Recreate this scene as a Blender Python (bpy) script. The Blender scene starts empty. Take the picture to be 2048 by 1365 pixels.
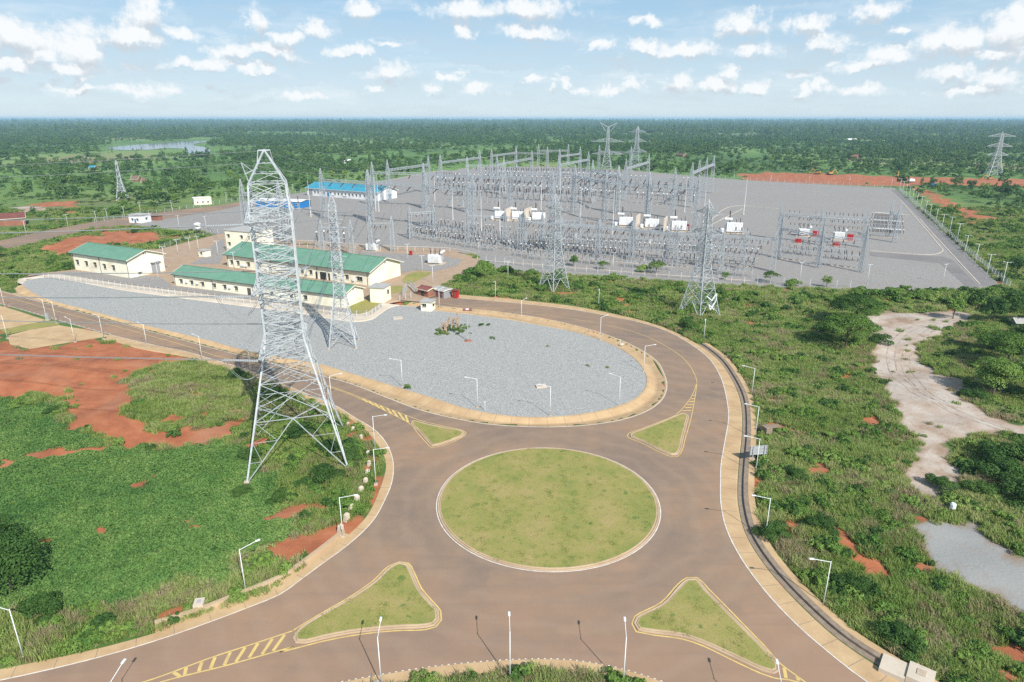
import bpy, bmesh, math, random
import numpy as np
from mathutils import Vector, Matrix
from mathutils.geometry import tessellate_polygon
random.seed(7); rng = np.random.default_rng(11)
R = math.radians
S = bpy.context.scene
COL = S.collection
# ---------------------------------------------------------------- camera
CAMH = 60.0; PITCH = R(18.65); FPX = 1320.0
cd = bpy.data.cameras.new("camera"); cam = bpy.data.objects.new("camera", cd); COL.objects.link(cam)
cam.location = (0, 0, CAMH); cam.rotation_euler = (R(90) - PITCH, 0, 0)
cd.sensor_width = 36; cd.lens = FPX / 2048 * 36; cd.clip_start = 1; cd.clip_end = 60000
S.camera = cam
# ---------------------------------------------------------------- light and sky
SUN_EL, SUN_DIR = R(39.7), math.atan2(0.067, -0.1185)      # azimuth of the sun measured from +y towards +x
sd = bpy.data.lights.new("sun", 'SUN'); sd.energy = 4.3; sd.angle = R(0.55); sd.color = (1, .95, .87)
sun = bpy.data.objects.new("sun", sd); COL.objects.link(sun)
sv = Vector((math.sin(SUN_DIR) * math.cos(SUN_EL), math.cos(SUN_DIR) * math.cos(SUN_EL), math.sin(SUN_EL)))
sun.rotation_euler = sv.to_track_quat('Z', 'Y').to_euler()
S.view_settings.view_transform = 'Standard'; S.view_settings.look = 'None'
S.view_settings.exposure = 0.6; S.view_settings.gamma = 1
W = bpy.data.worlds.new("World"); S.world = W; W.use_nodes = True
wt = W.node_tree; wt.nodes.clear()
def N(t, typ, ins=None, **kw):
    n = t.nodes.new(typ)
    for k, v in kw.items(): setattr(n, k, v)
    for k, v in (ins or {}).items():
        s = n.inputs[k]
        if isinstance(v, bpy.types.NodeSocket): t.links.new(v, s)
        else: s.default_value = v
    return n
def Mth(t, op, a, b=None, c=None, clamp=False):
    n = t.nodes.new('ShaderNodeMath'); n.operation = op; n.use_clamp = clamp
    for i, v in enumerate((a, b, c)):
        if v is None: continue
        if isinstance(v, bpy.types.NodeSocket): t.links.new(v, n.inputs[i])
        else: n.inputs[i].default_value = v
    return n.outputs[0]
def pixdir(px, py):
    c = Vector(((px - 1024) / FPX, -(py - 682.5) / FPX, -1)); s, k = math.sin(PITCH), math.cos(PITCH)
    return Vector((c.x, c.y * s - c.z * k, c.y * k + c.z * s)).normalized()
CLOUDS = [(30,70,60,40),(75,105,45,20),(165,95,60,45),(145,130,55,20),(165,157,28,12),(20,130,45,15),(290,30,50,40),(260,75,60,25),(365,72,40,14),
 (510,45,22,38),(560,78,60,14),(625,55,30,25),(480,105,55,18),(545,105,50,20),(380,128,50,13),(430,132,50,15),(510,142,50,15),(720,18,38,22),(705,103,42,14),
 (770,85,35,6),(785,140,48,28),(760,177,20,15),(900,155,32,8),(865,177,22,8),(960,177,28,12),(610,190,60,9),(290,182,70,10),(160,178,60,8),(930,18,90,24),(1050,15,110,28),
 (1060,64,75,20),(930,60,30,20),(1200,90,26,12),(1290,95,42,18),(1380,95,66,22),(1500,98,35,20),(1490,42,50,30),(1620,48,36,26),(1745,20,40,24),
 (1655,88,45,22),(1790,112,60,16),(1740,130,70,12),(1920,78,70,30),(2030,55,60,52),(1985,105,55,15),(1810,62,20,9),(1360,165,30,28),(1440,165,36,24),
 (1455,140,25,18),(1520,172,30,20),(1600,180,18,20),(1640,172,20,18),(1705,180,50,11),(1123,170,14,18),(1160,182,28,10),(1265,172,26,15),(1220,180,45,9),
 (1900,148,32,22),(2000,160,50,30),(1960,185,80,9),(1070,160,25,8),(1290,45,30,12),(-60,60,70,40),(-40,130,60,25),(2120,90,60,50),(2150,160,60,30),
 (400,-60,120,40),(900,-50,100,30),(1500,-70,140,40)]
g = bpy.data.node_groups.new('cloud field', 'ShaderNodeTree')
g.interface.new_socket('P', in_out='INPUT', socket_type='NodeSocketVector'); g.interface.new_socket('F', in_out='OUTPUT', socket_type='NodeSocketFloat')
gi = g.nodes.new('NodeGroupInput'); go = g.nodes.new('NodeGroupOutput')
F = None
for (x, y, w, h) in CLOUDS:
    d = pixdir(x, y); az = math.atan2(d.x, d.y); el = math.asin(d.z); k = 1.0 / FPX
    a = N(g, 'ShaderNodeVectorMath', {0: gi.outputs[0], 1: (1/(w*k), 1/(h*k), 0), 2: (-az/(w*k), -el/(h*k), 0)}, operation='MULTIPLY_ADD')
    v = N(g, 'ShaderNodeVectorMath', {0: a.outputs[0]}, operation='LENGTH').outputs['Value']
    F = v if F is None else Mth(g, 'MINIMUM', F, v)
g.links.new(Mth(g, 'SUBTRACT', 1., F), go.inputs[0])
tc = N(wt, 'ShaderNodeTexCoord'); sp = N(wt, 'ShaderNodeSeparateXYZ', {0: tc.outputs['Generated']})
az = Mth(wt, 'ARCTAN2', sp.outputs[0], sp.outputs[1]); el = Mth(wt, 'ARCSINE', sp.outputs[2])
P = N(wt, 'ShaderNodeCombineXYZ', {0: az, 1: el}).outputs[0]
n1 = N(wt, 'ShaderNodeTexNoise', {'Vector': P, 'Scale': 20.0, 'Detail': 4.0, 'Roughness': .68})
n3 = N(wt, 'ShaderNodeVectorMath', {0: n1.outputs['Color'], 1: (.085, .040, 0), 2: (-.0425, -.020, 0)}, operation='MULTIPLY_ADD')
P0 = P; P = N(wt, 'ShaderNodeVectorMath', {0: P, 1: n3.outputs[0]}, operation='ADD').outputs[0]
P2 = N(wt, 'ShaderNodeVectorMath', {0: P, 1: (0, .014, 0)}, operation='ADD').outputs[0]
def grp(p):
    n = wt.nodes.new('ShaderNodeGroup'); n.node_tree = g; wt.links.new(p, n.inputs[0]); return n.outputs[0]
f1, f2 = grp(P), grp(P2); P = P0
nn = N(wt, 'ShaderNodeTexNoise', {'Vector': P, 'Scale': 42.0, 'Detail': 5.0, 'Roughness': .64}).outputs[0]
nm1 = Mth(wt, 'SUBTRACT', nn, .5); df = Mth(wt, 'MULTIPLY_ADD', nm1, -.9, Mth(wt, 'SUBTRACT', f2, f1))
f1 = Mth(wt, 'MULTIPLY_ADD', nm1, 2.0, f1)
dens = N(wt, 'ShaderNodeMapRange', {'Value': f1, 'From Min': -.1, 'From Max': .75}, interpolation_type='SMOOTHSTEP').outputs[0]
shade = N(wt, 'ShaderNodeMapRange', {'Value': df, 'From Min': -.2, 'From Max': .38}, interpolation_type='SMOOTHSTEP').outputs[0]
# thin high veil and small far clouds
ps = N(wt, 'ShaderNodeVectorMath', {0: P, 1: (9, 55, 0)}, operation='MULTIPLY').outputs[0]
veil = N(wt, 'ShaderNodeTexNoise', {'Vector': ps, 'Scale': 1.0, 'Detail': 7.0, 'Roughness': .62}).outputs[0]
veil = N(wt, 'ShaderNodeMapRange', {'Value': veil, 'From Min': .38, 'From Max': .75, 'To Max': .42}, interpolation_type='SMOOTHSTEP').outputs[0]
veil = Mth(wt, 'MULTIPLY', veil, N(wt, 'ShaderNodeMapRange', {'Value': el, 'From Min': 0., 'From Max': .3, 'To Min': 1., 'To Max': .55}).outputs[0])
ps = N(wt, 'ShaderNodeVectorMath', {0: P, 1: (22, 60, 0)}, operation='MULTIPLY').outputs[0]
sm = N(wt, 'ShaderNodeTexNoise', {'Vector': ps, 'Scale': 1.0, 'Detail': 6.0, 'Roughness': .6}).outputs[0]
sm = N(wt, 'ShaderNodeMapRange', {'Value': sm, 'From Min': .53, 'From Max': .68, 'To Max': .75}, interpolation_type='SMOOTHSTEP').outputs[0]
band = N(wt, 'ShaderNodeMapRange', {'Value': el, 'From Min': .015, 'From Max': .04}, interpolation_type='SMOOTHSTEP').outputs[0]
band2 = N(wt, 'ShaderNodeMapRange', {'Value': el, 'From Min': .06, 'From Max': .12, 'To Min': 1., 'To Max': .25}, interpolation_type='SMOOTHSTEP').outputs[0]
sm = Mth(wt, 'MULTIPLY', Mth(wt, 'MULTIPLY', sm, band), band2)
den = Mth(wt, 'MAXIMUM', Mth(wt, 'MAXIMUM', dens, veil), sm)
sky = N(wt, 'ShaderNodeTexSky', sky_type='NISHITA', sun_disc=False, sun_elevation=SUN_EL, sun_rotation=SUN_DIR, altitude=1100., air_density=1.0, dust_density=.4, ozone_density=3.0)
SKYK = 0.085
skc = N(wt, 'ShaderNodeVectorMath', {0: sky.outputs[0], 1: (SKYK, SKYK, SKYK)}, operation='MULTIPLY').outputs[0]
hz = N(wt, 'ShaderNodeMapRange', {'Value': el, 'From Min': 0., 'From Max': .5, 'To Min': .9, 'To Max': .45}, interpolation_type='SMOOTHSTEP').outputs[0]
hz2 = N(wt, 'ShaderNodeMapRange', {'Value': el, 'From Min': 0., 'From Max': .16}).outputs[0]
air = N(wt, 'ShaderNodeMix', {'Factor': hz2, 6: (.47, .545, .585, 1), 7: (.245, .40, .53, 1)}, data_type='RGBA').outputs[2]
skc = N(wt, 'ShaderNodeMix', {'Factor': hz, 6: skc, 7: air}, data_type='RGBA').outputs[2]
ccol = N(wt, 'ShaderNodeMix', {'Factor': shade, 6: (.63, .65, .66, 1), 7: (.41, .455, .495, 1)}, data_type='RGBA').outputs[2]
mixc = N(wt, 'ShaderNodeMix', {'Factor': den, 6: skc, 7: ccol}, data_type='RGBA').outputs[2]
bg = N(wt, 'ShaderNodeBackground', {'Color': mixc, 'Strength': 1.0}); wo = N(wt, 'ShaderNodeOutputWorld', {'Surface': bg.outputs[0]})
W.cycles.sampling_method = 'NONE'
S.cycles.use_denoising = False
S.cycles.max_bounces = 6; S.cycles.transparent_max_bounces = 6; S.cycles.diffuse_bounces = 2; S.cycles.glossy_bounces = 2; S.cycles.volume_bounces = 0
# ---------------------------------------------------------------- helpers
def G(px, py, z=0.0):
    d = pixdir(px, py); t = (z - CAMH) / d.z
    return Vector((d.x * t, d.y * t, z))
def proj(x, y, z=0.0):          # numpy friendly
    s, k = math.sin(PITCH), math.cos(PITCH); dz = z - CAMH
    dep = y * k - dz * s; up = y * s + dz * k
    return 1024 + FPX * x / dep, 682.5 - FPX * up / dep
def tag(o, label=None, cat=None, group=None, kind=None):
    if label: o['label'] = label
    if cat: o['category'] = cat
    if group: o['group'] = group
    if kind: o['kind'] = kind
    return o
def empty(name, loc, rz=0., label=None, cat=None, group=None):
    o = bpy.data.objects.new(name, None); o.empty_display_size = .5; COL.objects.link(o)
    o.location = loc; o.rotation_euler = (0, 0, rz); return tag(o, label, cat, group)
def copy_tree(o, parent=None, loc=None, rz=None, label=None, sc=None):
    c = o.copy(); COL.objects.link(c); c.parent = parent
    if loc is not None: c.location = loc
    if rz is not None: c.rotation_euler = (0, 0, rz)
    if sc is not None: c.scale = sc if hasattr(sc, '__len__') else (sc, sc, sc)
    if label: c['label'] = label
    for ch in KIDS.get(o.name, []): copy_tree(ch, c)
    KIDS[c.name] = [x for x in []]
    return c
KIDS = {}
class MB:
    def __init__(s): s.v = []; s.f = []; s.m = []; s.cm = 0
    def face(s, pts):
        b = len(s.v); s.v += [tuple(p) for p in pts]; s.f.append(tuple(range(b, b + len(pts)))); s.m.append(s.cm)
    def hexa(s, q):            # 8 points: bottom 4 ccw, top 4 ccw
        b = len(s.v); s.v += [tuple(p) for p in q]
        for f in ((3,2,1,0),(4,5,6,7),(0,1,5,4),(1,2,6,5),(2,3,7,6),(3,0,4,7)): s.f.append(tuple(b + i for i in f)); s.m.append(s.cm)
    def box(s, c, d, rz=0.):
        cs, sn = math.cos(rz), math.sin(rz); x, y, z = d[0]/2, d[1]/2, d[2]/2
        q = [(c[0]+cs*a-sn*b, c[1]+sn*a+cs*b, c[2]+e) for e in (-z, z) for a, b in ((-x,-y),(x,-y),(x,y),(-x,y))]
        s.hexa(q)
    def bar(s, a, b, t, cap=False, u=None):
        a, b = Vector(a), Vector(b); d = b - a
        if d.length < 1e-6: return
        d.normalize(); r = Vector((0,0,1)) if abs(d.z) < .95 else Vector((1,0,0))
        x = d.cross(r).normalized() * t/2; y = d.cross(x).normalized() * (u or t)/2
        o = len(s.v)
        for p in (a, b): s.v += [tuple(p+x+y), tuple(p-x+y), tuple(p-x-y), tuple(p+x-y)]
        for i in range(4): s.f.append((o+i, o+(i+1)%4, o+4+(i+1)%4, o+4+i)); s.m.append(s.cm)
        if cap: s.f += [(o+3,o+2,o+1,o), (o+4,o+5,o+6,o+7)]; s.m += [s.cm]*2
    def tube(s, pts, r, n=6, r2=None):
        pts = [Vector(p) for p in pts]; rings = []
        for i, p in enumerate(pts):
            d = (pts[min(i+1, len(pts)-1)] - pts[max(i-1, 0)]).normalized()
            ref = Vector((0,0,1)) if abs(d.z) < .9 else Vector((1,0,0))
            x = d.cross(ref).normalized(); y = d.cross(x)
            rr = r if r2 is None else r + (r2 - r) * i / max(1, len(pts)-1)
            rings.append([p + (x*math.cos(2*math.pi*k/n) + y*math.sin(2*math.pi*k/n)) * rr for k in range(n)])
        b = len(s.v)
        for q in rings: s.v += [tuple(p) for p in q]
        for i in range(len(pts)-1):
            for k in range(n): s.f.append((b+i*n+k, b+i*n+(k+1)%n, b+(i+1)*n+(k+1)%n, b+(i+1)*n+k)); s.m.append(s.cm)
        s.f.append(tuple(b+k for k in range(n))[::-1]); s.f.append(tuple(b+(len(pts)-1)*n+k for k in range(n))); s.m += [s.cm]*2
    def lathe(s, c, prof, n=8):
        b = len(s.v)
        for (r, z) in prof:
            for k in range(n): s.v.append((c[0]+r*math.cos(2*math.pi*k/n), c[1]+r*math.sin(2*math.pi*k/n), c[2]+z))
        for i in range(len(prof)-1):
            for k in range(n): s.f.append((b+i*n+k, b+i*n+(k+1)%n, b+(i+1)*n+(k+1)%n, b+(i+1)*n+k)); s.m.append(s.cm)
        s.f.append(tuple(b+k for k in range(n))[::-1]); s.f.append(tuple(b+(len(prof)-1)*n+k for k in range(n))); s.m += [s.cm]*2
    def build(s, name, mats, parent=None, smooth=False):
        me = bpy.data.meshes.new(name); me.from_pydata(s.v, [], s.f)
        if not isinstance(mats, (list, tuple)): mats = [mats]
        for m in mats: me.materials.append(m)
        if len(mats) > 1: me.polygons.foreach_set('material_index', s.m)
        if smooth: me.polygons.foreach_set('use_smooth', [True]*len(s.f))
        o = bpy.data.objects.new(name, me); COL.objects.link(o)
        if parent is not None: o.parent = parent; KIDS.setdefault(parent.name, []).append(o)
        return o
# ---------------------------------------------------------------- materials
def ramp(t, fac, stops):
    n = t.nodes.new('ShaderNodeValToRGB'); t.links.new(fac, n.inputs[0]); e = n.color_ramp.elements
    while len(e) < len(stops): e.new(.5)
    for i, (p, c) in enumerate(stops): e[i].position = p; e[i].color = (*c, 1)
    return n.outputs[0]
def base_mat(name, rough=.8, metal=0.):
    m = bpy.data.materials.new(name); m.use_nodes = True; t = m.node_tree; b = t.nodes['Principled BSDF']
    b.inputs['Roughness'].default_value = rough; b.inputs['Metallic'].default_value = metal
    b.inputs['Specular IOR Level'].default_value = .3
    return m, t, b
def pos(t, world=True):
    if world: return N(t, 'ShaderNodeNewGeometry').outputs['Position']
    return N(t, 'ShaderNodeTexCoord').outputs['Object']
def noise(t, vec, sc, det=3., rough=.55):
    return N(t, 'ShaderNodeTexNoise', {'Vector': vec, 'Scale': sc, 'Detail': det, 'Roughness': rough}).outputs[0]
def bump(t, b, h, st=.4, dist=.1):
    n = N(t, 'ShaderNodeBump', {'Height': h, 'Strength': st, 'Distance': dist}); t.links.new(n.outputs[0], b.inputs['Normal'])
def mixc_(t, f, a, b_, mode='MIX'):
    n = t.nodes.new('ShaderNodeMix'); n.data_type = 'RGBA'; n.blend_type = mode
    for k, v in ((0, f), (6, a), (7, b_)):
        if isinstance(v, bpy.types.NodeSocket): t.links.new(v, n.inputs[k])
        else: n.inputs[k].default_value = v if k == 0 else (*v, 1)
    return n.outputs[2]
def pm(name, c1, c2=None, sc=.6, rough=.75, metal=0., world=False, dirt=None, bumpk=0., det=4.):
    m, t, b = base_mat(name, rough, metal); c2 = c2 or tuple(x*.82 for x in c1)
    p = pos(t, world); n = noise(t, p, sc, det, .6)
    col = ramp(t, n, [(.3, c2), (.7, c1)])
    if dirt:
        n2 = noise(t, p, sc*.23+.05, 5., .65); f = N(t, 'ShaderNodeMapRange', {'Value': n2, 'From Min': .5, 'From Max': .75, 'To Max': .8}).outputs[0]
        col = mixc_(t, f, col, dirt)
    t.links.new(col, b.inputs['Base Color'])
    if bumpk: bump(t, b, noise(t, p, sc*6, 4.), bumpk, .05)
    return m
M = {}
M['steel'] = pm('galvanised steel', (.52,.55,.57), (.36,.39,.41), sc=1.5, rough=.5, metal=.2)
M['steel_far'] = pm('weathered galvanised steel', (.46,.49,.51), (.33,.36,.38), sc=1.5, rough=.6, metal=.2)
M['lamp_white'] = pm('white painted pole', (.75,.77,.78), (.62,.65,.67), sc=.8, rough=.5)
M['lamp_glass'] = pm('lamp glass', (.55,.6,.65), sc=3, rough=.2)
M['alu'] = pm('aluminium tube', (.52,.54,.56), rough=.4, metal=.3)
M['cable'] = pm('cable', (.34,.36,.37), rough=.5, metal=.3)
M['porcelain'] = pm('brown porcelain', (.055,.03,.022), (.035,.02,.016), sc=3, rough=.3)
M['grey_ins'] = pm('dark grey insulator', (.06,.065,.07), rough=.4)
M['concrete'] = pm('pale concrete', (.50,.42,.33), (.40,.32,.24), sc=.9, rough=.85, bumpk=.2)
M['white_tank'] = pm('white tank paint', (.72,.73,.73), (.62,.63,.63), sc=.8, rough=.4, dirt=(.5,.47,.42))
M['tank_side'] = pm('radiator paint', (.86,.87,.88), (.78,.8,.81), sc=1.2, rough=.45)
M['firewall'] = pm('cream plaster firewall', (.62,.54,.45), (.54,.47,.39), sc=.4, rough=.9)
M['red'] = pm('red paint', (.45,.02,.02), (.33,.015,.015), rough=.5)
M['grey_box'] = pm('grey cabinet', (.35,.37,.38), rough=.5)
M['cream'] = pm('cream wall paint', (.82,.79,.64), (.76,.72,.57), sc=.35, rough=.9, dirt=(.58,.48,.33))
M['cream_trim'] = pm('cream trim', (.72,.70,.58), rough=.8)
M['white_wall'] = pm('white wall paint', (.72,.73,.74), (.64,.65,.67), sc=.35, rough=.9)
M['dark_glass'] = pm('dark window glass', (.03,.04,.045), rough=.12)
M['door_grey'] = pm('grey door', (.30,.31,.32), rough=.6)
M['blue_door'] = pm('blue door', (.04,.22,.42), rough=.5)
M['pipe'] = pm('downpipe', (.10,.09,.08), rough=.6)
M['flat_roof'] = pm('flat roof screed', (.42,.41,.39), (.33,.32,.31), sc=.6, rough=.9)
M['rust_roof'] = pm('rusty sheet roof', (.22,.07,.05), (.13,.05,.04), sc=.5, rough=.7)
M['red_roof'] = pm('red sheet roof', (.27,.085,.07), (.20,.07,.06), sc=.5, rough=.6)
M['mud'] = pm('mud wall', (.30,.13,.08), (.22,.1,.07), sc=.5, rough=.95)
M['thatch'] = pm('thatch', (.20,.14,.09), (.13,.09,.06), sc=1.5, rough=.95)
M['wood'] = pm('bark', (.16,.12,.085), (.09,.07,.05), sc=2, rough=.9)
M['yellow_machine'] = pm('yellow machine paint', (.5,.3,.06), (.38,.22,.06), rough=.5)
M['tyre'] = pm('tyre rubber', (.02,.02,.02), rough=.9)
M['blue_sheet'] = pm('blue sheet paint', (.02,.20,.50), (.015,.16,.42), sc=.5, rough=.4)
M['stone'] = pm('stone masonry', (.30,.235,.175), (.19,.145,.11), sc=1.4, rough=.95, bumpk=.5)
M['white_paint'] = pm('white road paint', (.72,.70,.66), (.5,.45,.4), sc=1.2, rough=.7, world=True)
M['yellow_paint'] = pm('yellow road paint', (.68,.50,.16), (.48,.34,.15), sc=1.0, rough=.7, world=True)
def roofmat(name, c1, c2, pitch):
    m, t, b = base_mat(name, .45); p = pos(t, False); s = N(t, 'ShaderNodeSeparateXYZ', {0: p})
    w = Mth(t, 'SINE', Mth(t, 'MULTIPLY', s.outputs[0], 2*math.pi/pitch))
    n = noise(t, p, .25, 5., .65); col = ramp(t, n, [(.35, c2), (.65, c1)])
    ln = Mth(t, 'GREATER_THAN', w, .93); col = mixc_(t, Mth(t, 'MULTIPLY', ln, .25), col, tuple(x*.5 for x in c2))
    n3 = N(t, 'ShaderNodeMapRange', {'Value': noise(t, N(t,'ShaderNodeVectorMath',{0:p,1:(.4,2.5,1)},operation='MULTIPLY').outputs[0], 1., 5.), 'From Min': .6, 'From Max': .75, 'To Max': .4}).outputs[0]
    col = mixc_(t, n3, col, tuple(min(1, x*1.6+.06) for x in c1))
    t.links.new(col, b.inputs['Base Color']); bump(t, b, w, .35, .05); return m
M['green_roof'] = roofmat('green sheet roof', (.145,.285,.20), (.115,.245,.165), .45)
M['blue_roof'] = roofmat('blue sheet roof', (.045,.29,.40), (.035,.24,.35), .6)
# foliage materials
def foliage(name, c1, c2, c3, trans=.25):
    m, t, b = base_mat(name, .6); b.inputs['Specular IOR Level'].default_value = .15
    oi = N(t, 'ShaderNodeObjectInfo').outputs['Random']; n = noise(t, pos(t), .045, 3.)
    n2 = noise(t, pos(t), 1.1, 2.)
    f = Mth(t, 'ADD', Mth(t, 'MULTIPLY', oi, .34), Mth(t, 'ADD', Mth(t, 'MULTIPLY', n, 1.25), Mth(t, 'MULTIPLY_ADD', n2, .4, -.5)))
    col = ramp(t, f, [(.15, c1), (.5, c2), (.9, c3)])
    t.links.new(col, b.inputs['Base Color'])
    tr = N(t, 'ShaderNodeBsdfTranslucent', {'Color': col}); mx = N(t, 'ShaderNodeMixShader', {0: trans, 1: b.outputs[0], 2: tr.outputs[0]})
    t.links.new(mx.outputs[0], t.nodes['Material Output'].inputs[0]); return m
M['leaf_dark'] = foliage('dark foliage', (.035,.085,.02), (.06,.13,.028), (.10,.18,.04))
M['leaf'] = foliage('foliage', (.08,.17,.032), (.15,.25,.05), (.26,.35,.09))
M['leaf_vine'] = foliage('vine foliage', (.065,.155,.04), (.125,.235,.06), (.24,.34,.10))
M['grass'] = foliage('tall grass', (.18,.28,.06), (.30,.38,.11), (.46,.45,.21), .45)
M['dry_grass'] = foliage('dry grass', (.26,.24,.11), (.36,.31,.17), (.45,.38,.25), .45)
M['leaf_far'] = foliage('distant foliage', (.035,.085,.024), (.065,.13,.032), (.13,.20,.05), .15)
M['leaf_acacia'] = foliage('feathery foliage', (.045,.10,.02), (.08,.16,.03), (.15,.24,.045))
# ---------------------------------------------------------------- 2D outline tools
def cr(pts, closed=False, step=1.5, px=True, z=0.):
    P = [G(*p, z).to_2d() if px else Vector(p[:2]) for p in pts]; n = len(P); out = []
    rngi = range(n if closed else n-1)
    for i in rngi:
        p0 = P[(i-1) % n] if closed or i > 0 else P[0]*2-P[1]
        p1, p2 = P[i], P[(i+1) % n]
        p3 = P[(i+2) % n] if closed or i+2 < n else P[-1]*2-P[-2]
        k = max(1, int((p2-p1).length/step)); d1 = max((p1-p0).length, 1e-3)**.5; d2 = max((p2-p1).length, 1e-3)**.5; d3 = max((p3-p2).length, 1e-3)**.5
        m1 = (p1-p0)/d1 - (p2-p0)/(d1+d2) + (p2-p1)/d2; m2 = (p2-p1)/d2 - (p3-p1)/(d2+d3) + (p3-p2)/d3
        m1 *= d2; m2 *= d2
        for j in range(k):
            t = j/k; a = 2*t**3-3*t*t+1; b = t**3-2*t*t+t; c = -2*t**3+3*t*t; d = t**3-t*t
            out.append(p1*a + m1*b + p2*c + m2*d)
    if not closed: out.append(P[-1].copy())
    return out
def line(pts, step=None): 
    P = [G(*p).to_2d() for p in pts]; return P
def offset(pts, d, closed=False):
    n = len(pts); out = []
    for i in range(n):
        a = pts[(i-1) % n] if closed or i else pts[0]; b = pts[(i+1) % n] if closed or i < n-1 else pts[-1]
        t = b-a; t = t.normalized() if t.length > 1e-9 else Vector((1,0)); out.append(pts[i] + Vector((-t.y, t.x))*d)
    return out
def area(pts): return sum(pts[i].x*pts[(i+1)%len(pts)].y - pts[(i+1)%len(pts)].x*pts[i].y for i in range(len(pts)))/2
def sheet(name, outline, z, mat, kind='structure', label=None, cat=None, parent=None):
    tri = tessellate_polygon([[Vector((p.x, p.y, 0)) for p in outline]]); mb = MB(); mb.v = [(p.x, p.y, z) for p in outline]
    for t in tri:
        a, b, c = (outline[i] for i in t); mb.f.append(tuple(t) if (b-a).cross(c-a) > 0 else tuple(t)[::-1])
    o = mb.build(name, mat, parent)
    if parent is None: tag(o, label, cat, None, kind)
    return o
def strip(mb, A, B, prof, closed=False):        # A, B equally long; prof = [(t, z), ...]
    b = len(mb.v); k = len(prof); n = len(A)
    for p, q in zip(A, B):
        for (t, z) in prof: w = p.lerp(q, t); mb.v.append((w.x, w.y, z))
    for i in range(n if closed else n-1):
        j = (i+1) % n
        for e in range(k-1): mb.f.append((b+i*k+e, b+j*k+e, b+j*k+e+1, b+i*k+e+1)); mb.m.append(mb.cm)
def near(A, B):
    out = []
    for p in A:
        best = None
        for i in range(len(B)-1):
            a, b = B[i], B[i+1]; d = b-a; t = max(0, min(1, (p-a).dot(d)/max(d.length_squared, 1e-9))); q = a+d*t; e = (q-p).length_squared
            if best is None or e < best[0]: best = (e, q)
        out.append(best[1])
    return out
def resample(pts, n):
    L = [0.]
    for i in range(len(pts)-1): L.append(L[-1]+(pts[i+1]-pts[i]).length)
    out = []; j = 0
    for k in range(n):
        s = L[-1]*k/(n-1)
        while j < len(pts)-2 and L[j+1] < s: j += 1
        out.append(pts[j].lerp(pts[j+1], (s-L[j])/max(L[j+1]-L[j], 1e-9)))
    return out
def inside(poly, X, Y):
    r = np.zeros(X.shape, bool); n = len(poly)
    for i in range(n):
        x1, y1 = poly[i].x, poly[i].y; x2, y2 = poly[(i+1)%n].x, poly[(i+1)%n].y
        if y1 == y2: continue
        c = ((y1 > Y) != (y2 > Y)) & (X < (x2-x1)*(Y-y1)/(y2-y1)+x1); r ^= c
    return r
def sdist(poly, X, Y):                            # signed: negative inside
    d = np.full(X.shape, 1e9)
    n = len(poly)
    for i in range(n):
        x1, y1 = poly[i].x, poly[i].y; dx, dy = poly[(i+1)%n].x-x1, poly[(i+1)%n].y-y1; L = dx*dx+dy*dy+1e-9
        t = np.clip(((X-x1)*dx+(Y-y1)*dy)/L, 0, 1); d = np.minimum(d, (X-x1-t*dx)**2+(Y-y1-t*dy)**2)
    d = np.sqrt(d); return np.where(inside(poly, X, Y), -d, d)
def fnoise(X, Y, sc, seed=0, oct=4):
    r = np.random.default_rng(seed); v = np.zeros_like(X, dtype=float); a = 1.; tot = 0
    for o in range(oct):
        for k in range(4):
            th = r.uniform(0, 2*np.pi); ph = r.uniform(0, 6.28); f = sc*(2**o)*r.uniform(.7, 1.3)
            v += a*np.sin((X*np.cos(th)+Y*np.sin(th))*f*2*np.pi+ph+1.3*np.sin((X*np.sin(th)-Y*np.cos(th))*f*4.1+ph*2))
            tot += a
        a *= .6
    return v/tot*2.2
# ---------------------------------------------------------------- traced ground plan
C_WS = cr([(-600,470),(-250,548),(0,608),(100,637),(224,671),(300,689),(380,706),(427,720),(485,737),(540,758),(600,783),(671,812),(708,835),(746,858),(767,879),(783,910),(787,938),(783,968),(770,1000),(744,1045),(697,1090),(645,1128),(602,1160),(560,1190),(502,1214),(401,1252),(301,1286),(201,1315),(100,1340),(0,1362),(-150,1392),(-500,1450)])
C_OV = cr([(-600,450),(-250,528),(0,583),(69,602),(138,619),(207,638),(275,657),(380,685),(450,704),(521,721),(600,741),(661,757),(700,768),(768,794),(837,820),(905,837),(973,849),(1042,854),(1110,855),(1178,851),(1247,840),(1298,821),(1325,799),(1334,772),(1327,745),(1312,721),(1281,700),(1247,683),(1178,659),(1110,642),(1042,630),(973,621),(905,615),(871,611),(822,605)])
C_GR = cr([(45,571),(69,588),(103,602),(193,626),(275,648),(413,681),(482,700),(560,716),(638,729),(685,743),(782,772),(871,799),(939,820),(1008,832),(1076,836),(1144,832),(1213,820),(1260,804),(1284,786),(1293,765),(1288,744),(1274,724),(1247,703),(1206,683),(1144,664),(1076,651),(1008,639),(939,630),(878,623),(837,615),(800,612)])
C_EDGE = cr([(800,612),(782,616),(760,630),(742,641),(717,645),(689,643),(585,626),(475,612),(344,595),(241,581),(148,564),(89,556),(60,560),(45,571)])
C_EDGE2 = cr([(796,600),(776,604),(752,618),(735,628),(717,632),(689,629),(585,614),(475,600),(344,584),(241,571),(148,556),(89,549),(50,554),(34,568)])
C_E = cr([(2050,1560),(1734,1365),(1655,1304),(1593,1250),(1531,1184),(1482,1117),(1453,1059),(1442,1010),(1441,960),(1442,930),(1450,882),(1457,835),(1451,787),(1439,750),(1417,717),(1381,689),(1336,664),(1281,646),(1213,632),(1144,620),(1042,608),(939,599),(871,592),(815,584)])
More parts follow.
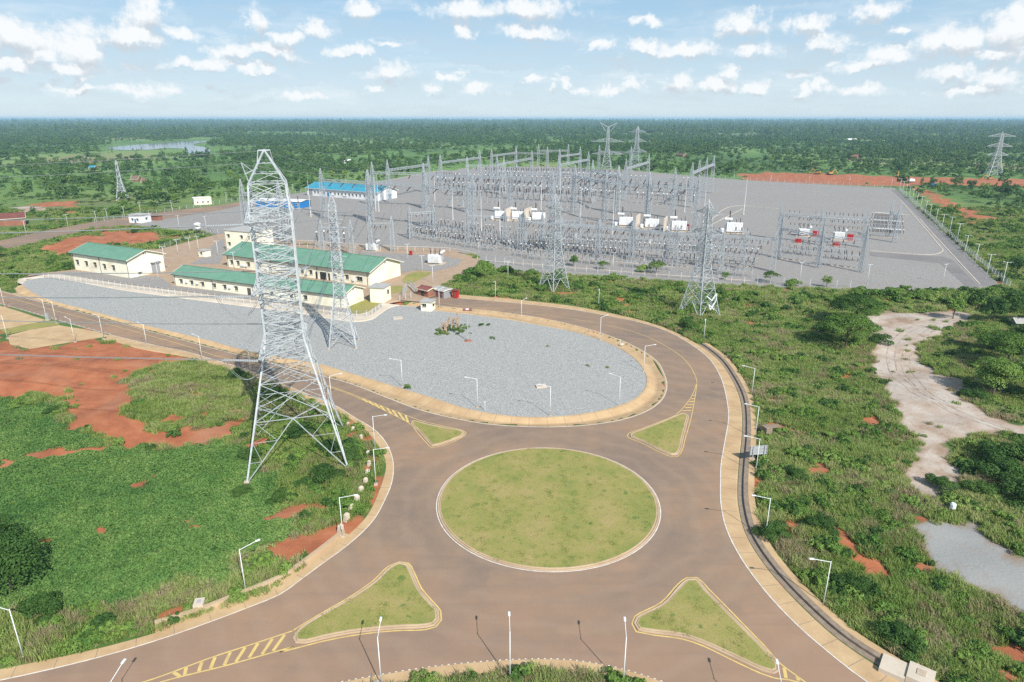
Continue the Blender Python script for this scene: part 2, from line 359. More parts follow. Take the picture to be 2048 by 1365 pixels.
C_EO = cr([(2110,1540),(1790,1348),(1689,1283),(1614,1217),(1544,1142),(1498,1072),(1482,1014),(1480,975),(1483,926),(1488,871),(1487,816),(1480,787),(1461,750),(1438,719),(1403,692),(1355,666),(1300,645),(1213,624),(1144,611),(1042,599),(939,590),(871,583),(840,577)])
C_SV = cr([(200,1480),(450,1412),(683,1365),(765,1350),(868,1334),(970,1324),(1073,1319),(1141,1321),(1209,1331),(1262,1344),(1324,1364),(1480,1425),(1700,1540)])
asphalt = C_WS + C_SV + C_E + C_OV[::-1]
_a = G(1096, 897).to_2d(); _b = G(1096, 1143).to_2d(); RC = (_a+_b)/2; RR = (_b-_a).length/2
RC.x = (G(880,1008).x + G(1312,1008).x)/2
def circ(r, n=128): return [RC + Vector((math.cos(2*math.pi*k/n), math.sin(2*math.pi*k/n)))*r for k in range(n)]
z5 = lambda L: [(700+x/2.926, 560+y/2.926) for x, y in L]
z2 = lambda L: [(560+x/2.926, 960+y/2.926) for x, y in L]
z3 = lambda L: [(1200+x/2.415, 960+y/2.415) for x, y in L]
zA = lambda L: [(x/1.993, 680+y/1.993) for x, y in L]
ISL = [cr(z5([(365,825),(450,845),(560,868),(650,883),(672,898),(655,920),(600,942),(520,970),(480,975),(452,950),(400,890),(358,850)]), True, .8),
 cr(z5([(1640,905),(1700,880),(1800,842),(1900,800),(1955,782),(1980,795),(1972,850),(1952,930),(1935,1000),(1910,1028),(1880,1028),(1800,995),(1700,945),(1643,922)]), True, .8),
 cr(z2([(75,930),(115,870),(250,785),(400,700),(550,600),(640,515),(700,487),(748,497),(775,540),(820,640),(880,715),(930,770),(934,820),(905,855),(850,868),(700,875),(550,887),(400,905),(250,935),(150,960),(90,958)]), True, .8),
 cr(z3([(162,695),(175,665),(300,600),(380,515),(420,482),(465,480),(520,540),(600,620),(700,720),(800,820),(865,890),(868,925),(838,940),(780,925),(650,865),(500,797),(400,762),(250,742),(182,728)]), True, .8)]
C_OVreg = [p for p in C_OV if p.x > G(45,571).x - 4 and p.y < 260]
oval_poly = C_GR + C_EDGE[1:]
paved_poly = asphalt
inner_poly = [p for p in C_OV if p.x > G(30,585).x] + C_EDGE2
YARD = line([(1990,578),(1995,566),(1925,500),(1860,440),(1790,377),(1700,372),(1600,367),(1490,361),(1380,352),(1260,341),(1100,334),(980,334),(880,341),(780,359),(600,386),(470,406),(380,421),(310,436),(262,452),(330,459),(400,464),(440,470),(452,490),(520,487),(620,489),(760,500),(900,503),(960,512),(950,545),(1000,540),(1100,548),(1300,560),(1480,572),(1700,580),(1850,582)])
COMP = line([(34,568),(60,551),(150,541),(230,503),(320,500),(385,483),(440,469),(520,487),(700,496),(900,503),(950,515),(945,538),(905,560),(860,585),(836,604),(800,602),(776,606),(752,620),(735,630),(717,634),(689,631),(585,616),(475,602),(344,586),(241,573),(148,558),(89,551),(50,556)])
PROAD = line([(-400,560),(-400,500),(0,482),(90,462),(200,442),(330,424),(480,402),(480,412),(340,437),(300,444),(255,452),(200,456),(100,480),(0,500)])
FLAT = [paved_poly, inner_poly, YARD, COMP, PROAD, line([(-150,590),(0,608),(40,620),(92,641),(222,671),(176,684),(100,694),(60,701),(0,685),(-150,640)])]
SOIL = [line([(-300,640),(0,680),(60,698),(120,690),(172,677),(260,690),(330,700),(440,722),(420,727),(330,727),(275,750),(285,790),(262,830),(330,856),(420,850),(500,838),(500,850),(440,880),(380,893),(300,890),(210,878),(125,855),(145,820),(130,800),(60,792),(0,795),(-300,760)]),
 line([(525,1105),(590,1062),(650,1052),(700,1042),(738,1005),(752,985),(745,1035),(690,1080),(630,1122),(570,1128)]),
 line([(780,1000),(750,985),(745,900),(690,845),(720,840),(765,900),(770,950)]),
 line([(280,1245),(350,1205),(372,1210),(360,1240),(300,1262)]),
 line([(1680,1065),(1740,1110),(1780,1165),(1735,1160),(1690,1105)]),
 line([(1478,348),(1560,346),(1700,350),(1900,357),(2300,362),(2300,380),(1900,370),(1800,373),(1640,369),(1490,362)]),
 line([(1850,378),(1890,398),(1985,438),(1985,450),(1945,446),(1870,405),(1825,374)]),
 line([(80,500),(140,475),(250,468),(305,465),(325,480),(310,488),(200,495),(120,512)]),
 line([(95,404),(160,405),(148,430),(112,431),(118,414),(40,412)]),
 line([(1480,625),(1520,645),(1520,655),(1495,650)]), line([(210,455),(300,470),(400,475),(320,480),(200,470)]),
 line([(330,690),(380,700),(440,720),(520,745),(600,785),(560,772),(480,748),(400,728)])]
PALE = [line([(1840,870),(1890,880),(1900,935),(1880,985),(1835,992),(1820,940)]), line([(1735,632),(1790,625),(1850,625),(1945,628),(1938,645),(1880,668),(1830,690),(1835,725),(1900,755),(1928,785),(1950,830),(2100,872),(2300,900),(2300,930),(2048,888),(1960,868),(1900,885),(1850,905),(1870,940),(1915,975),(1870,975),(1825,985),(1818,930),(1835,880),(1810,850),(1785,800),(1755,750),(1740,690)]),
 line([(1840,1060),(1880,1045),(1940,1055),(1990,1088),(2100,1160),(2200,1300),(2048,1222),(1960,1180),(1880,1140)]),
 line([(25,417),(60,413),(97,419),(70,428),(30,427)])]
GRASSI = [line([(255,760),(330,735),(420,725),(500,745),(520,790),(495,838),(400,845),(330,852),(262,828),(290,790)])]
TRACK2 = [line([(360,1215),(470,1185),(460,1205),(370,1235)]), line([(440,850),(500,840),(495,870),(430,880)])]
ISLG = G(1640, 100)
RIVER = cr([(214,297),(260,291),(330,286),(385,281),(424,279),(420,284),(395,287),(388,291),(412,296),(420,303),(400,309),(372,307),(368,298),(330,297),(300,300),(250,301)], True, 20)
RIVER2 = line([(848,243.5),(930,242.2),(935,244.2),(905,245.5),(850,245.6)])
def masks(X, Y):
    def soft(polys, w, ns, seed):
        m = np.zeros(X.shape)
        for p in polys:
            ww = w*(1+ (min(q.y for q in p) > 330)*3); d = sdist(p, X, Y)+fnoise(X, Y, ns/(1+(min(q.y for q in p) > 330)*2), seed)*ww*.9
            m = np.maximum(m, np.clip(.5-d/ww*.5, 0, 1))
        return m
    soil = soft(SOIL, 2.2, .09, 3); pale = np.clip(soft(PALE, 2.4, .07, 5)*1.35+.0, 0, 1); gi = soft(GRASSI, 2.5, .09, 6); soil = soil*(1-gi)
    spots = np.clip((fnoise(X, Y, .055, 9, 4)-.62)*5, 0, 1)*(Y < 320)*.9
    soil = np.maximum(soil, spots*(1-pale))
    return soil, pale, gi
def hgt(X, Y):
    d = np.full(X.shape, 1e9)
    for p in FLAT: d = np.minimum(d, sdist(p, X, Y))
    k = np.clip((d-3)/14, 0, 1); k = k*k*(3-2*k)
    z = k*(fnoise(X, Y, .018, 21, 3)*.8+.1) + np.clip((Y-900)/2500, 0, 1)*fnoise(X, Y, .0009, 22, 3)*7
    rv = np.minimum(sdist(RIVER, X, Y), 1e9); z = np.where((rv < 60) & (Y > 900), z*np.clip(rv/60, 0, 1)-.5*(rv < 0), z)
    inn = sdist(inner_poly, X, Y); z = np.where(inn < -1.2, -1.5, z)
    return z-.02, d
# graded grid: one ground sheet to the horizon
def axis(segs):
    v = [segs[0][0]]
    for a, b, s in segs:
        n = max(1, int(round((b-a)/s))); v += list(np.linspace(a, b, n+1)[1:])
    return np.array(v)
def geo(a, b, n): return list(np.geomspace(a, b, n))
xs = axis([(-110, 110, 1.0)]); xs = np.concatenate([-np.array(geo(620, 22000, 26))[::-1], np.linspace(-600, -262, 66), np.linspace(-260, -112, 95), xs, np.linspace(112, 230, 80), np.linspace(232, 600, 76), np.array(geo(620, 22000, 26))])
ys = np.concatenate([np.linspace(-60, 40, 14)[:-1], np.linspace(40, 200, 161), np.linspace(202, 330, 65), np.linspace(334, 800, 100), np.array(geo(815, 26000, 46))])
X, Y = np.meshgrid(xs, ys); Z, DF = hgt(X, Y); SO, PA, GI = masks(X, Y)
def grid_mesh(name, X, Y, Z):
    ny, nx = X.shape; co = np.stack([X, Y, Z], -1).reshape(-1, 3).astype(np.float32)
    i = np.arange(ny*nx).reshape(ny, nx); q = np.stack([i[:-1,:-1], i[:-1,1:], i[1:,1:], i[1:,:-1]], -1).reshape(-1, 4)
    me = bpy.data.meshes.new(name); me.vertices.add(len(co)); me.vertices.foreach_set('co', co.ravel())
    me.loops.add(q.size); me.loops.foreach_set('vertex_index', q.ravel().astype(np.int32)); me.polygons.add(len(q))
    me.polygons.foreach_set('loop_start', np.arange(0, q.size, 4, dtype=np.int32)); me.polygons.foreach_set('use_smooth', np.ones(len(q), bool)); me.update(); me.validate(); return me
me = grid_mesh('ground', X, Y, Z)
ca = me.color_attributes.new('cover', 'FLOAT_COLOR', 'POINT')
ca.data.foreach_set('color', np.stack([SO, PA, GI, np.ones_like(SO)], -1).astype(np.float32).ravel())
m, t, b = base_mat('ground cover', .95); p = pos(t)
at = N(t, 'ShaderNodeVertexColor', layer_name='cover'); sp_ = N(t, 'ShaderNodeSeparateColor', {0: at.outputs[0]})
nl, nm, ns = noise(t, p, .012, 5.), noise(t, p, .12, 5.), noise(t, p, 1.6, 4.)
veg = ramp(t, Mth(t, 'ADD', Mth(t, 'MULTIPLY', nl, .6), Mth(t, 'MULTIPLY', nm, .4)), [(.32, (.04,.085,.02)), (.46, (.08,.14,.03)), (.56, (.13,.18,.05)), (.66, (.2,.17,.08))])
veg = mixc_(t, N(t, 'ShaderNodeMapRange', {'Value': ns, 'From Min': .5, 'From Max': .7, 'To Max': .5}).outputs[0], veg, (.03,.06,.015))
ydist = N(t, 'ShaderNodeSeparateXYZ', {0: p}).outputs[1]
fv = N(t, 'ShaderNodeTexNoise', {'Vector': N(t, 'ShaderNodeVectorMath', {0: p, 1: (.0035, .0016, 0)}, operation='MULTIPLY').outputs[0], 'Scale': 1.0, 'Detail': 5.0, 'Roughness': .6}).outputs[0]
farv = ramp(t, fv, [(.35, (.06,.12,.03)), (.5, (.11,.20,.045)), (.58, (.17,.25,.07)), (.66, (.23,.19,.10)), (.72, (.13,.21,.06))])
veg = mixc_(t, N(t, 'ShaderNodeMapRange', {'Value': ydist, 'From Min': 350., 'From Max': 700.}).outputs[0], veg, farv)
soilc = ramp(t, noise(t, p, .2, 6., .6), [(.3, (.24,.08,.038)), (.5, (.35,.118,.052)), (.72, (.42,.165,.08))])
soilc = mixc_(t, N(t, 'ShaderNodeMapRange', {'Value': noise(t, p, .07, 4.), 'From Min': .55, 'From Max': .7, 'To Max': .35}).outputs[0], soilc, (.34,.22,.15))
palec = ramp(t, noise(t, p, .12, 6., .65), [(.3, (.28,.18,.12)), (.45, (.38,.30,.24)), (.6, (.46,.40,.345)), (.75, (.30,.295,.28))])
palec = mixc_(t, N(t, 'ShaderNodeMapRange', {'Value': noise(t, p, .9, 4.), 'From Min': .6, 'From Max': .72, 'To Max': .6}).outputs[0], palec, (.13,.15,.06))
def thr(sock, k): return N(t, 'ShaderNodeMapRange', {'Value': Mth(t, 'ADD', sock, Mth(t, 'MULTIPLY', Mth(t, 'SUBTRACT', nm, .5), k)), 'From Min': .4, 'From Max': .6}).outputs[0]
c = mixc_(t, thr(sp_.outputs[0], 1.2), veg, soilc); rim = N(t, 'ShaderNodeMapRange', {'Value': Mth(t, 'ADD', sp_.outputs[1], Mth(t, 'MULTIPLY', Mth(t, 'SUBTRACT', noise(t, p, .25, 4.), .5), 1.0)), 'From Min': .5, 'From Max': .95, 'To Min': .75, 'To Max': 0.}).outputs[0]
gq = G(1960, 1130); dg = N(t, 'ShaderNodeVectorMath', {0: p, 1: (gq.x, gq.y, 0)}, operation='DISTANCE').outputs['Value']
palec = mixc_(t, N(t, 'ShaderNodeMapRange', {'Value': Mth(t, 'MULTIPLY_ADD', noise(t, p, .15, 4.), 14., dg), 'From Min': 20., 'From Max': 30., 'To Min': .85, 'To Max': 0.}).outputs[0], palec, (.25,.26,.255))
palec = mixc_(t, rim, palec, (.24,.15,.09)); c = mixc_(t, thr(sp_.outputs[1], .7), c, palec)
t.links.new(c, b.inputs['Base Color']); bump(t, b, noise(t, p, 2.2, 5., .65), .6, .15)
M['ground'] = m; me.materials.append(m)
o = bpy.data.objects.new('ground', me); COL.objects.link(o); tag(o, kind='structure')
def look(grid, x, y):
    i = np.clip(np.searchsorted(xs, x)-1, 0, len(xs)-2); j = np.clip(np.searchsorted(ys, y)-1, 0, len(ys)-2)
    u = np.clip((x-xs[i])/(xs[i+1]-xs[i]), 0, 1); v = np.clip((y-ys[j])/(ys[j+1]-ys[j]), 0, 1)
    return grid[j, i]*(1-u)*(1-v)+grid[j, i+1]*u*(1-v)+grid[j+1, i]*(1-u)*v+grid[j+1, i+1]*u*v
# ---------------------------------------------------------------- paved surfaces
m, t, b = base_mat('asphalt', .9); p = pos(t)
n1_, n2_, n3_ = noise(t, p, .035, 6., .62), noise(t, p, .3, 5.), noise(t, p, 9., 3.)
c = ramp(t, Mth(t, 'ADD', Mth(t, 'MULTIPLY', n1_, .75), Mth(t, 'MULTIPLY', n2_, .25)), [(.36, (.175,.133,.106)), (.5, (.245,.168,.116)), (.64, (.325,.198,.120))])
yy_ = N(t, 'ShaderNodeSeparateXYZ', {0: p}).outputs[1]
c = mixc_(t, N(t, 'ShaderNodeMapRange', {'Value': Mth(t, 'MULTIPLY_ADD', noise(t, p, .06, 4.), 40., yy_), 'From Min': 72., 'From Max': 100., 'To Min': .75, 'To Max': 0.}).outputs[0], c, (.31,.19,.125))
wr = N(t, 'ShaderNodeTexNoise', {'Vector': N(t, 'ShaderNodeVectorMath', {0: p, 1: (.05, .6, 0)}, operation='MULTIPLY').outputs[0], 'Scale': 1., 'Detail': 4.}).outputs[0]
# worn rings of tyre dust round the island
dd = N(t, 'ShaderNodeVectorMath', {0: p, 1: (RC.x, RC.y, 0)}, operation='DISTANCE').outputs['Value']
rg = Mth(t, 'SINE', Mth(t, 'MULTIPLY_ADD', noise(t, p, .06, 4.), 14., Mth(t, 'MULTIPLY', dd, 1.35)))
c = mixc_(t, N(t, 'ShaderNodeMapRange', {'Value': rg, 'From Min': 0., 'From Max': 1., 'To Max': .2}).outputs[0], c, (.33,.235,.17))
c = mixc_(t, N(t, 'ShaderNodeMapRange', {'Value': wr, 'From Min': .5, 'From Max': .75, 'To Max': .3}).outputs[0], c, (.17,.125,.10))
c = mixc_(t, N(t, 'ShaderNodeMapRange', {'Value': n3_, 'From Min': .3, 'From Max': .7, 'To Max': .18}).outputs[0], c, (.34,.245,.175))
c = mixc_(t, N(t, 'ShaderNodeMapRange', {'Value': noise(t, p, .09, 4.), 'From Min': .62, 'From Max': .72, 'To Max': .35}).outputs[0], c, (.14,.11,.095))
t.links.new(c, b.inputs['Base Color']); bump(t, b, n3_, .25, .02); M['asphalt'] = m
def gravelmat(name, c1, c2, c3, sc, tint=None, lo=.35):
    m, t, b = base_mat(name, .95); p = pos(t)
    v = N(t, 'ShaderNodeTexVoronoi', {'Vector': p, 'Scale': sc}); s = N(t, 'ShaderNodeSeparateColor', {0: v.outputs['Color']}).outputs[0]
    v2 = N(t, 'ShaderNodeTexVoronoi', {'Vector': p, 'Scale': sc*2.7}); s2 = N(t, 'ShaderNodeSeparateColor', {0: v2.outputs['Color']}).outputs[1]
    n = noise(t, p, sc*.4, 4.)
    c = ramp(t, Mth(t, 'ADD', Mth(t, 'MULTIPLY', s, .4), Mth(t, 'ADD', Mth(t, 'MULTIPLY', s2, .3), Mth(t, 'MULTIPLY', n, .3))), [(.15, c1), (.5, c2), (.85, c3)])
    big = noise(t, p, .02, 5., .6)
    c = mixc_(t, N(t, 'ShaderNodeMapRange', {'Value': big, 'From Min': lo, 'From Max': .7, 'To Max': .45}).outputs[0], c, tint or c2)
    t.links.new(c, b.inputs['Base Color']); bump(t, b, s, .5, .06); return m
M['gravel_blue'] = gravelmat('blue grey gravel', (.15,.15,.145), (.30,.298,.285), (.56,.555,.53), 6.0, (.31,.305,.29))
M['gravel'] = gravelmat('grey yard gravel', (.18,.165,.155), (.265,.248,.235), (.37,.35,.33), 3.2, (.245,.222,.20))
def slabmat(name, c1, c2, joint):
    m, t, b = base_mat(name, .85); p = pos(t); n = noise(t, p, .25, 5., .6); c = ramp(t, n, [(.3, c2), (.7, c1)])
    n2 = noise(t, p, 3., 4.); c = mixc_(t, N(t, 'ShaderNodeMapRange', {'Value': n2, 'From Min': .5, 'From Max': .75, 'To Max': .25}).outputs[0], c, tuple(x*.7 for x in c2))
    t.links.new(c, b.inputs['Base Color']); return m
M['apron'] = slabmat('sandy concrete', (.53,.375,.21), (.40,.265,.145), .3)
M['kerb'] = slabmat('kerb concrete', (.50,.38,.25), (.38,.27,.175), .3)
M['kerb_white'] = slabmat('pale kerb concrete', (.60,.53,.44), (.48,.40,.31), .3)
M['sand'] = slabmat('sandy yard surface', (.40,.29,.20), (.33,.23,.155), .3)
M['road_grey'] = pm('grey site road', (.22,.205,.20), (.18,.165,.16), sc=.08, world=True, rough=.95)
m, t, b = base_mat('mown lawn', .9); p = pos(t)
c = ramp(t, noise(t, p, .16, 5., .65), [(.32, (.20,.225,.055)), (.5, (.28,.255,.075)), (.68, (.35,.275,.11))])
fine = noise(t, p, 5.5, 5., .7); c = mixc_(t, N(t, 'ShaderNodeMapRange', {'Value': fine, 'From Min': .5, 'From Max': .68, 'To Max': .6}).outputs[0], c, (.12,.15,.035))
c = mixc_(t, N(t, 'ShaderNodeMapRange', {'Value': noise(t, p, 2.6, 3.), 'From Min': .55, 'From Max': .7, 'To Max': .5}).outputs[0], c, (.25,.17,.09))
c = mixc_(t, N(t, 'ShaderNodeMapRange', {'Value': noise(t, p, .55, 4.), 'From Min': .64, 'From Max': .7, 'To Max': .7}).outputs[0], c, (.07,.15,.03))
t.links.new(c, b.inputs['Base Color']); bump(t, b, fine, .7, .1); M['lawn'] = m
m, t, b = base_mat('river water', .12); b.inputs['Base Color'].default_value = (.10,.115,.11,1); b.inputs['Specular IOR Level'].default_value = .6
bump(t, b, noise(t, pos(t), .05, 4.), .15, .5); M['water'] = m
sheet('road', asphalt, .03, M['asphalt'])
# oval gravel area and its drains
gravel_o = sheet('gravel_ground', oval_poly, .10, M['gravel_blue'])
lineC = near(C_GR, C_OV); mb = MB()
strip(mb, lineC, C_GR, [(0, .028), (.04, .05), (.45, -.42), (.55, -.42), (.88, .16), (.985, .20), (1.0, .09)]); o = mb.build('drain_apron', M['apron']); tag(o, kind='structure')
mb = MB(); e2 = near(C_EDGE, C_EDGE2); strip(mb, C_EDGE, e2, [(0, .08), (.05, .3), (.92, .62), (1, .62), (1.08, .42)]); tag(mb.build('retaining_kerb', M['kerb_white']), kind='structure')
sheet('compound_ground', COMP, .35 + .0, M['sand'])
mb = MB(); e1 = offset(COMP, .6, True); e1b = offset(COMP, -.6, True)
outc = e1 if abs(area(e1)) > abs(area(COMP)) else e1b
strip(mb, COMP, outc, [(0, .35), (1, -.1)], True); tag(mb.build('compound_bank', M['sand']), kind='structure')
def joints(A, B, prof, sp, wdt=.07):
    mb = MB(); L = 0.; last = 0.
    for i in range(1, len(A)-1):
        L += (A[i]-A[i-1]).length
        if L-last < sp: continue
        last = L; d = (A[i+1]-A[i-1]).normalized()*wdt/2; o_ = len(mb.v)
        for (t_, z_) in prof: w = A[i].lerp(B[i], t_); mb.v += [(w.x-d.x, w.y-d.y, z_+.008), (w.x+d.x, w.y+d.y, z_+.008)]
        for k in range(len(prof)-1): mb.f.append((o_+2*k, o_+2*k+1, o_+2*k+3, o_+2*k+2)); mb.m.append(0)
    tag(mb.build('slab_joint', M['stone']), kind='structure')
joints(lineC, C_GR, [(0, .028), (.04, .05), (.45, -.42), (.55, -.42), (.88, .16), (.985, .20)], 3.0)
# east road apron and stone wall
A = resample(C_EO, 360); Bn = near(A, C_E); mb = MB(); strip(mb, Bn, A, [(0, .028), (.03, .06), (.8, .02), (1, -.10)]); tag(mb.build('roadside_apron', M['apron']), kind='structure')
WALL_C = [p for p in resample(C_EO, 500) if p.y < 175]
wl = MB(); side = offset(WALL_C, 1); s_ = 1 if side[len(side)//2].x > WALL_C[len(side)//2].x else -1
w1 = offset(WALL_C, s_*.55); w2 = offset(WALL_C, s_*1.25)
strip(wl, w1, w2, [(-.05, -.12), (-.02, .36), (1.0, .4), (1.02, -.3)]); tag(wl.build('retaining_wall', M['stone']), 'low dark stone retaining wall along the outer side of the eastern road', 'wall')
mb = MB(); strip(mb, WALL_C, w1, [(-.6, .03), (.3, .02), (1.05, .02)]); tag(mb.build('drain_channel', M['stone']), kind='structure')
w3 = offset(WALL_C, s_*2.3); mb = MB(); strip(mb, w2, w3, [(0.02, .39), (1, .36), (1.01, -.1)]); tag(mb.build('wall_verge', M['apron']), kind='structure')
joints(Bn, A, [(0, .028), (.03, .06), (.8, .02), (1, -.10)], 3.2)
# west and south-west apron
C_WO = cr([(-200,590),(0,668),(60,700),(150,690),(207,682),(285,700),(380,716),(427,730),(485,746),(540,768),(600,793),(671,823),(708,844),(736,867),(753,889),(767,914),(771,935),(767,952),(757,982),(731,1035),(687,1078),(645,1113),(600,1145),(560,1177),(502,1200),(401,1237),(301,1269),(201,1296),(100,1318),(0,1338),(-150,1366),(-500,1420)])
A = resample(C_WS, 420); A = [p for p in A if p.x > G(215,668).x or p.y < 150]; Bn = near(A, C_WO); mb = MB(); strip(mb, A, Bn, [(0, .028), (.05, .08), (.9, .10), (1, -.1)]); tag(mb.build('roadside_apron', M['apron']), kind='structure')
joints(A, Bn, [(0, .028), (.05, .08), (.9, .10)], 3.2)
KB = cr([(690,1068),(660,1092),(602,1136),(560,1163),(502,1187),(401,1227),(311,1255)]); mb = MB(); KB2 = offset(KB, .5); KB2 = KB2 if KB2[5].y > KB[5].y else offset(KB, -.5)
KBp = [p for i, p in enumerate(KB)]
mbk = MB(); strip(mbk, near(KB, C_WO), KB, [(-.3, .09), (0, .095), (1.02, .12)]); tag(mbk.build('roadside_apron', M['apron']), kind='structure')
strip(mb, KBp, near(KBp, KB2), [(0, -.1), (.02, .7), (.98, .7), (1, -.1)]); tag(mb.build('kerb_wall', M['kerb']), 'long low orange stained concrete kerb wall beside the south west road', 'wall')
# south verge
SVo = offset(C_SV, 1.2) if offset(C_SV, 1.2)[10].y < C_SV[10].y else offset(C_SV, -1.2)
SV2 = [p + (q-p)*1.35 for p, q in zip(C_SV, SVo)]
mb = MB(); strip(mb, C_SV, SV2, [(0, .028), (.08, .14), (1, .10), (1.02, -.2)]); tag(mb.build('verge_apron', M['apron']), kind='structure')
# side pads at the far left
for i, L in enumerate([[(-150,590),(0,612),(40,624),(92,641),(60,650),(0,660),(-150,640)], [(15,672),(60,660),(118,651),(195,664),(222,673),(176,680),(100,692),(60,699),(20,690)]]):
    sheet('side_pad', line(L), .04 + i*.004, M['apron'])
RUT = cr([(2200,905),(2048,878),(1960,850),(1890,822),(1840,795),(1800,755),(1782,715),(1795,678),(1840,650),(1900,638),(1935,636)], step=2)
RUT2 = cr([(1900,825),(1850,790),(1830,760),(1812,722),(1826,690),(1875,655),(1925,642)], step=2)
m, t, b = base_mat('rutted dust', .95); p = pos(t); t.links.new(ramp(t, noise(t, p, .5, 5.), [(.35, (.27,.20,.15)), (.6, (.42,.36,.31))]), b.inputs['Base Color']); M['rut'] = m
for r_, d in ((RUT, (-1.0, .9)), (RUT2, (-.9, .9))):
    for k in d:
        q = offset(r_, k); mb = MB(); strip(mb, offset(q, .17), offset(q, -.17), [(0, 0), (1, 0)]); va = np.array(mb.v); mb.v = [(x_, y_, z_) for x_, y_, z_ in zip(va[:,0], va[:,1], look(Z, va[:,0], va[:,1])+.03)]; mb.f = [f[::-1] for f in mb.f]; tag(mb.build('tyre_rut', M['rut']), kind='structure')
# islands: kerb ring and lawn
def island(outl, name='traffic_island', kerb=.2):
    s = 1 if area(outl) > 0 else -1
    k0 = offset(outl, -s*0.0, True); k1 = offset(outl, s*kerb, True); g0 = offset(outl, s*(kerb+.16), True); g1 = offset(outl, s*(kerb+.34), True)
    mb = MB(); strip(mb, k0, k1, [(0, .03), (.06, .16), (1, .18)], True); strip(mb, k1, g0, [(0, .18), (1, .10)], True); strip(mb, g0, g1, [(0, .10), (.15, .22), (1, .24)], True)
    tag(mb.build('island_kerb', M['kerb']), kind='structure')
    sheet('lawn', g1, .235, M['lawn']); return g1
LAWN = [island(circ(RR), kerb=.2)] + [island(p) for p in ISL]
# ---------------------------------------------------------------- painted lines
def paint(pts, w, mat, z=.042, closed=False, name='road_marking', dash=None):
    mb = MB()
    if dash:
        on, off = dash; L = 0.; seg = []; P = resample(pts, int(sum((pts[i+1]-pts[i]).length for i in range(len(pts)-1))/.25)+2)
        per = on+off
        for i, p in enumerate(P):
            if (i*.25) % per < on: seg.append(p)
            elif len(seg) > 1: strip(mb, offset(seg, w/2), offset(seg, -w/2), [(0, z), (1, z)]); seg = []
            else: seg = []
    else: strip(mb, offset(pts, w/2, closed), offset(pts, -w/2, closed), [(0, z), (1, z)], closed)
    for i, f in enumerate(mb.f):
        a, b, c = (Vector(mb.v[k]) for k in f[:3])
        if (b-a).cross(c-a).z < 0: mb.f[i] = f[::-1]
    return tag(mb.build(name, mat), kind='structure')
paint(offset([p for p in C_E if p.y > 52], 0), .16, M['white_paint'], .066)
paint(C_OV, .14, M['white_paint'], .062); paint([p for p in C_WS], .15, M['white_paint'], .066)
paint(C_SV, .13, M['white_paint'], .10, dash=(.5, .25))
paint(circ(RR+.16), .16, M['white_paint'], closed=True)
c1 = cr([(-250,535),(0,591.5),(103,620),(200,645),(300,672),(380,695),(439,714),(511,728),(565,742),(614,756),(640,766)])
paint(c1, .16, M['yellow_paint']); 
wd = cr([(-250,545),(17,613),(100,635),(160,652),(224,669)]); paint(wd, .16, M['white_paint'], .046, dash=(1.5, 1.2))
U1 = cr([(640,766)] + z5([(0,665),(100,705),(200,745),(345,800),(430,830),(600,868),(655,880),(680,895),(672,912),(620,942),(520,978),(480,983),(447,955),(398,900),(345,840),(250,790),(130,730),(0,672)]) + [(640,768)], step=1.)
paint(U1, .16, M['yellow_paint'], .046)
c2 = cr([(822,596),(861,604),(973,618),(1110,633.5),(1213,650.6),(1281,669),(1332,693),(1370,720.6),(1390,751),(1394,765)]); paint(c2, .16, M['yellow_paint'])
U2 = cr([(1394,765),(1385,790),(1370,812)] + z5([(1900,795),(1800,836),(1700,875),(1630,900),(1622,918),(1640,930),(1700,953),(1800,1003),(1880,1036),(1915,1036),(1943,1000),(1962,930),(1985,850),(2000,790),(2020,680)]) + [(1394,766)], step=1.)
paint(U2, .16, M['yellow_paint'], .046)
U3 = cr([(150,1400)] + zA([(580,1363),(850,1265),(1020,1210),(1170,1160)]) + z2([(75,885),(250,778),(400,692),(545,592),(635,507),(700,481),(752,490),(783,538),(828,636),(888,708),(940,768),(944,822),(912,862),(850,879),(700,884),(550,896),(400,917),(250,947),(0,1010)]) + zA([(1170,1225),(900,1300),(650,1363)]) + [(180,1412)], step=1.)
paint(U3, .2, M['yellow_paint'], .046)
U4 = cr([(1680,1420)] + z3([(990,978),(860,880),(805,815),(705,712),(608,612),(528,532),(468,473),(420,474),(374,508),(296,593),(168,662),(155,698),(175,735),(250,750),(400,771),(500,805),(650,878),(780,938),(845,960),(980,985)]) + [(1640,1420)], step=1.)
paint(U4, .2, M['yellow_paint'], .046)
def hatch(A, B, n, w, sk):
    A, B = resample(line(A), 60), resample(line(B), 60); mb = MB()
    for k in range(n):
        t = (k+.5)/n; i = min(59, int(t*59)); j = min(59, max(0, int((t+sk)*59))); a, b = A[i], B[j]; d = (b-a)
        if d.length < .5: continue
        q = Vector((-d.y, d.x)).normalized()*w/2; u_ = d.normalized()*.15
        mb.face([(*(p), .05) for p in ((a+u_-q), (b-u_-q), (b-u_+q), (a+u_+q))])
        a_, b_, c_ = (Vector(mb.v[x]) for x in mb.f[-1][:3])
        if (b_-a_).cross(c_-a_).z < 0: mb.f[-1] = mb.f[-1][::-1]
    tag(mb.build('road_marking', M['yellow_paint']), kind='structure')
hatch(z5([(60,690),(200,745),(345,800)]), z5([(60,697),(250,790),(340,836)]), 8, .45, .12)
hatch([(1390,785),(1381,800),(1361,826)], [(1391,787),(1388,805),(1381,830)], 7, .4, -.1)
hatch(zA([(660,1335),(850,1265),(1170,1163)]), zA([(720,1345),(900,1300),(1165,1222)]), 9, .4, -.12)
hatch(z3([(860,885),(990,975),(1100,1060)]), z3([(845,955),(980,980),(1050,1065)]), 4, .4, .1)
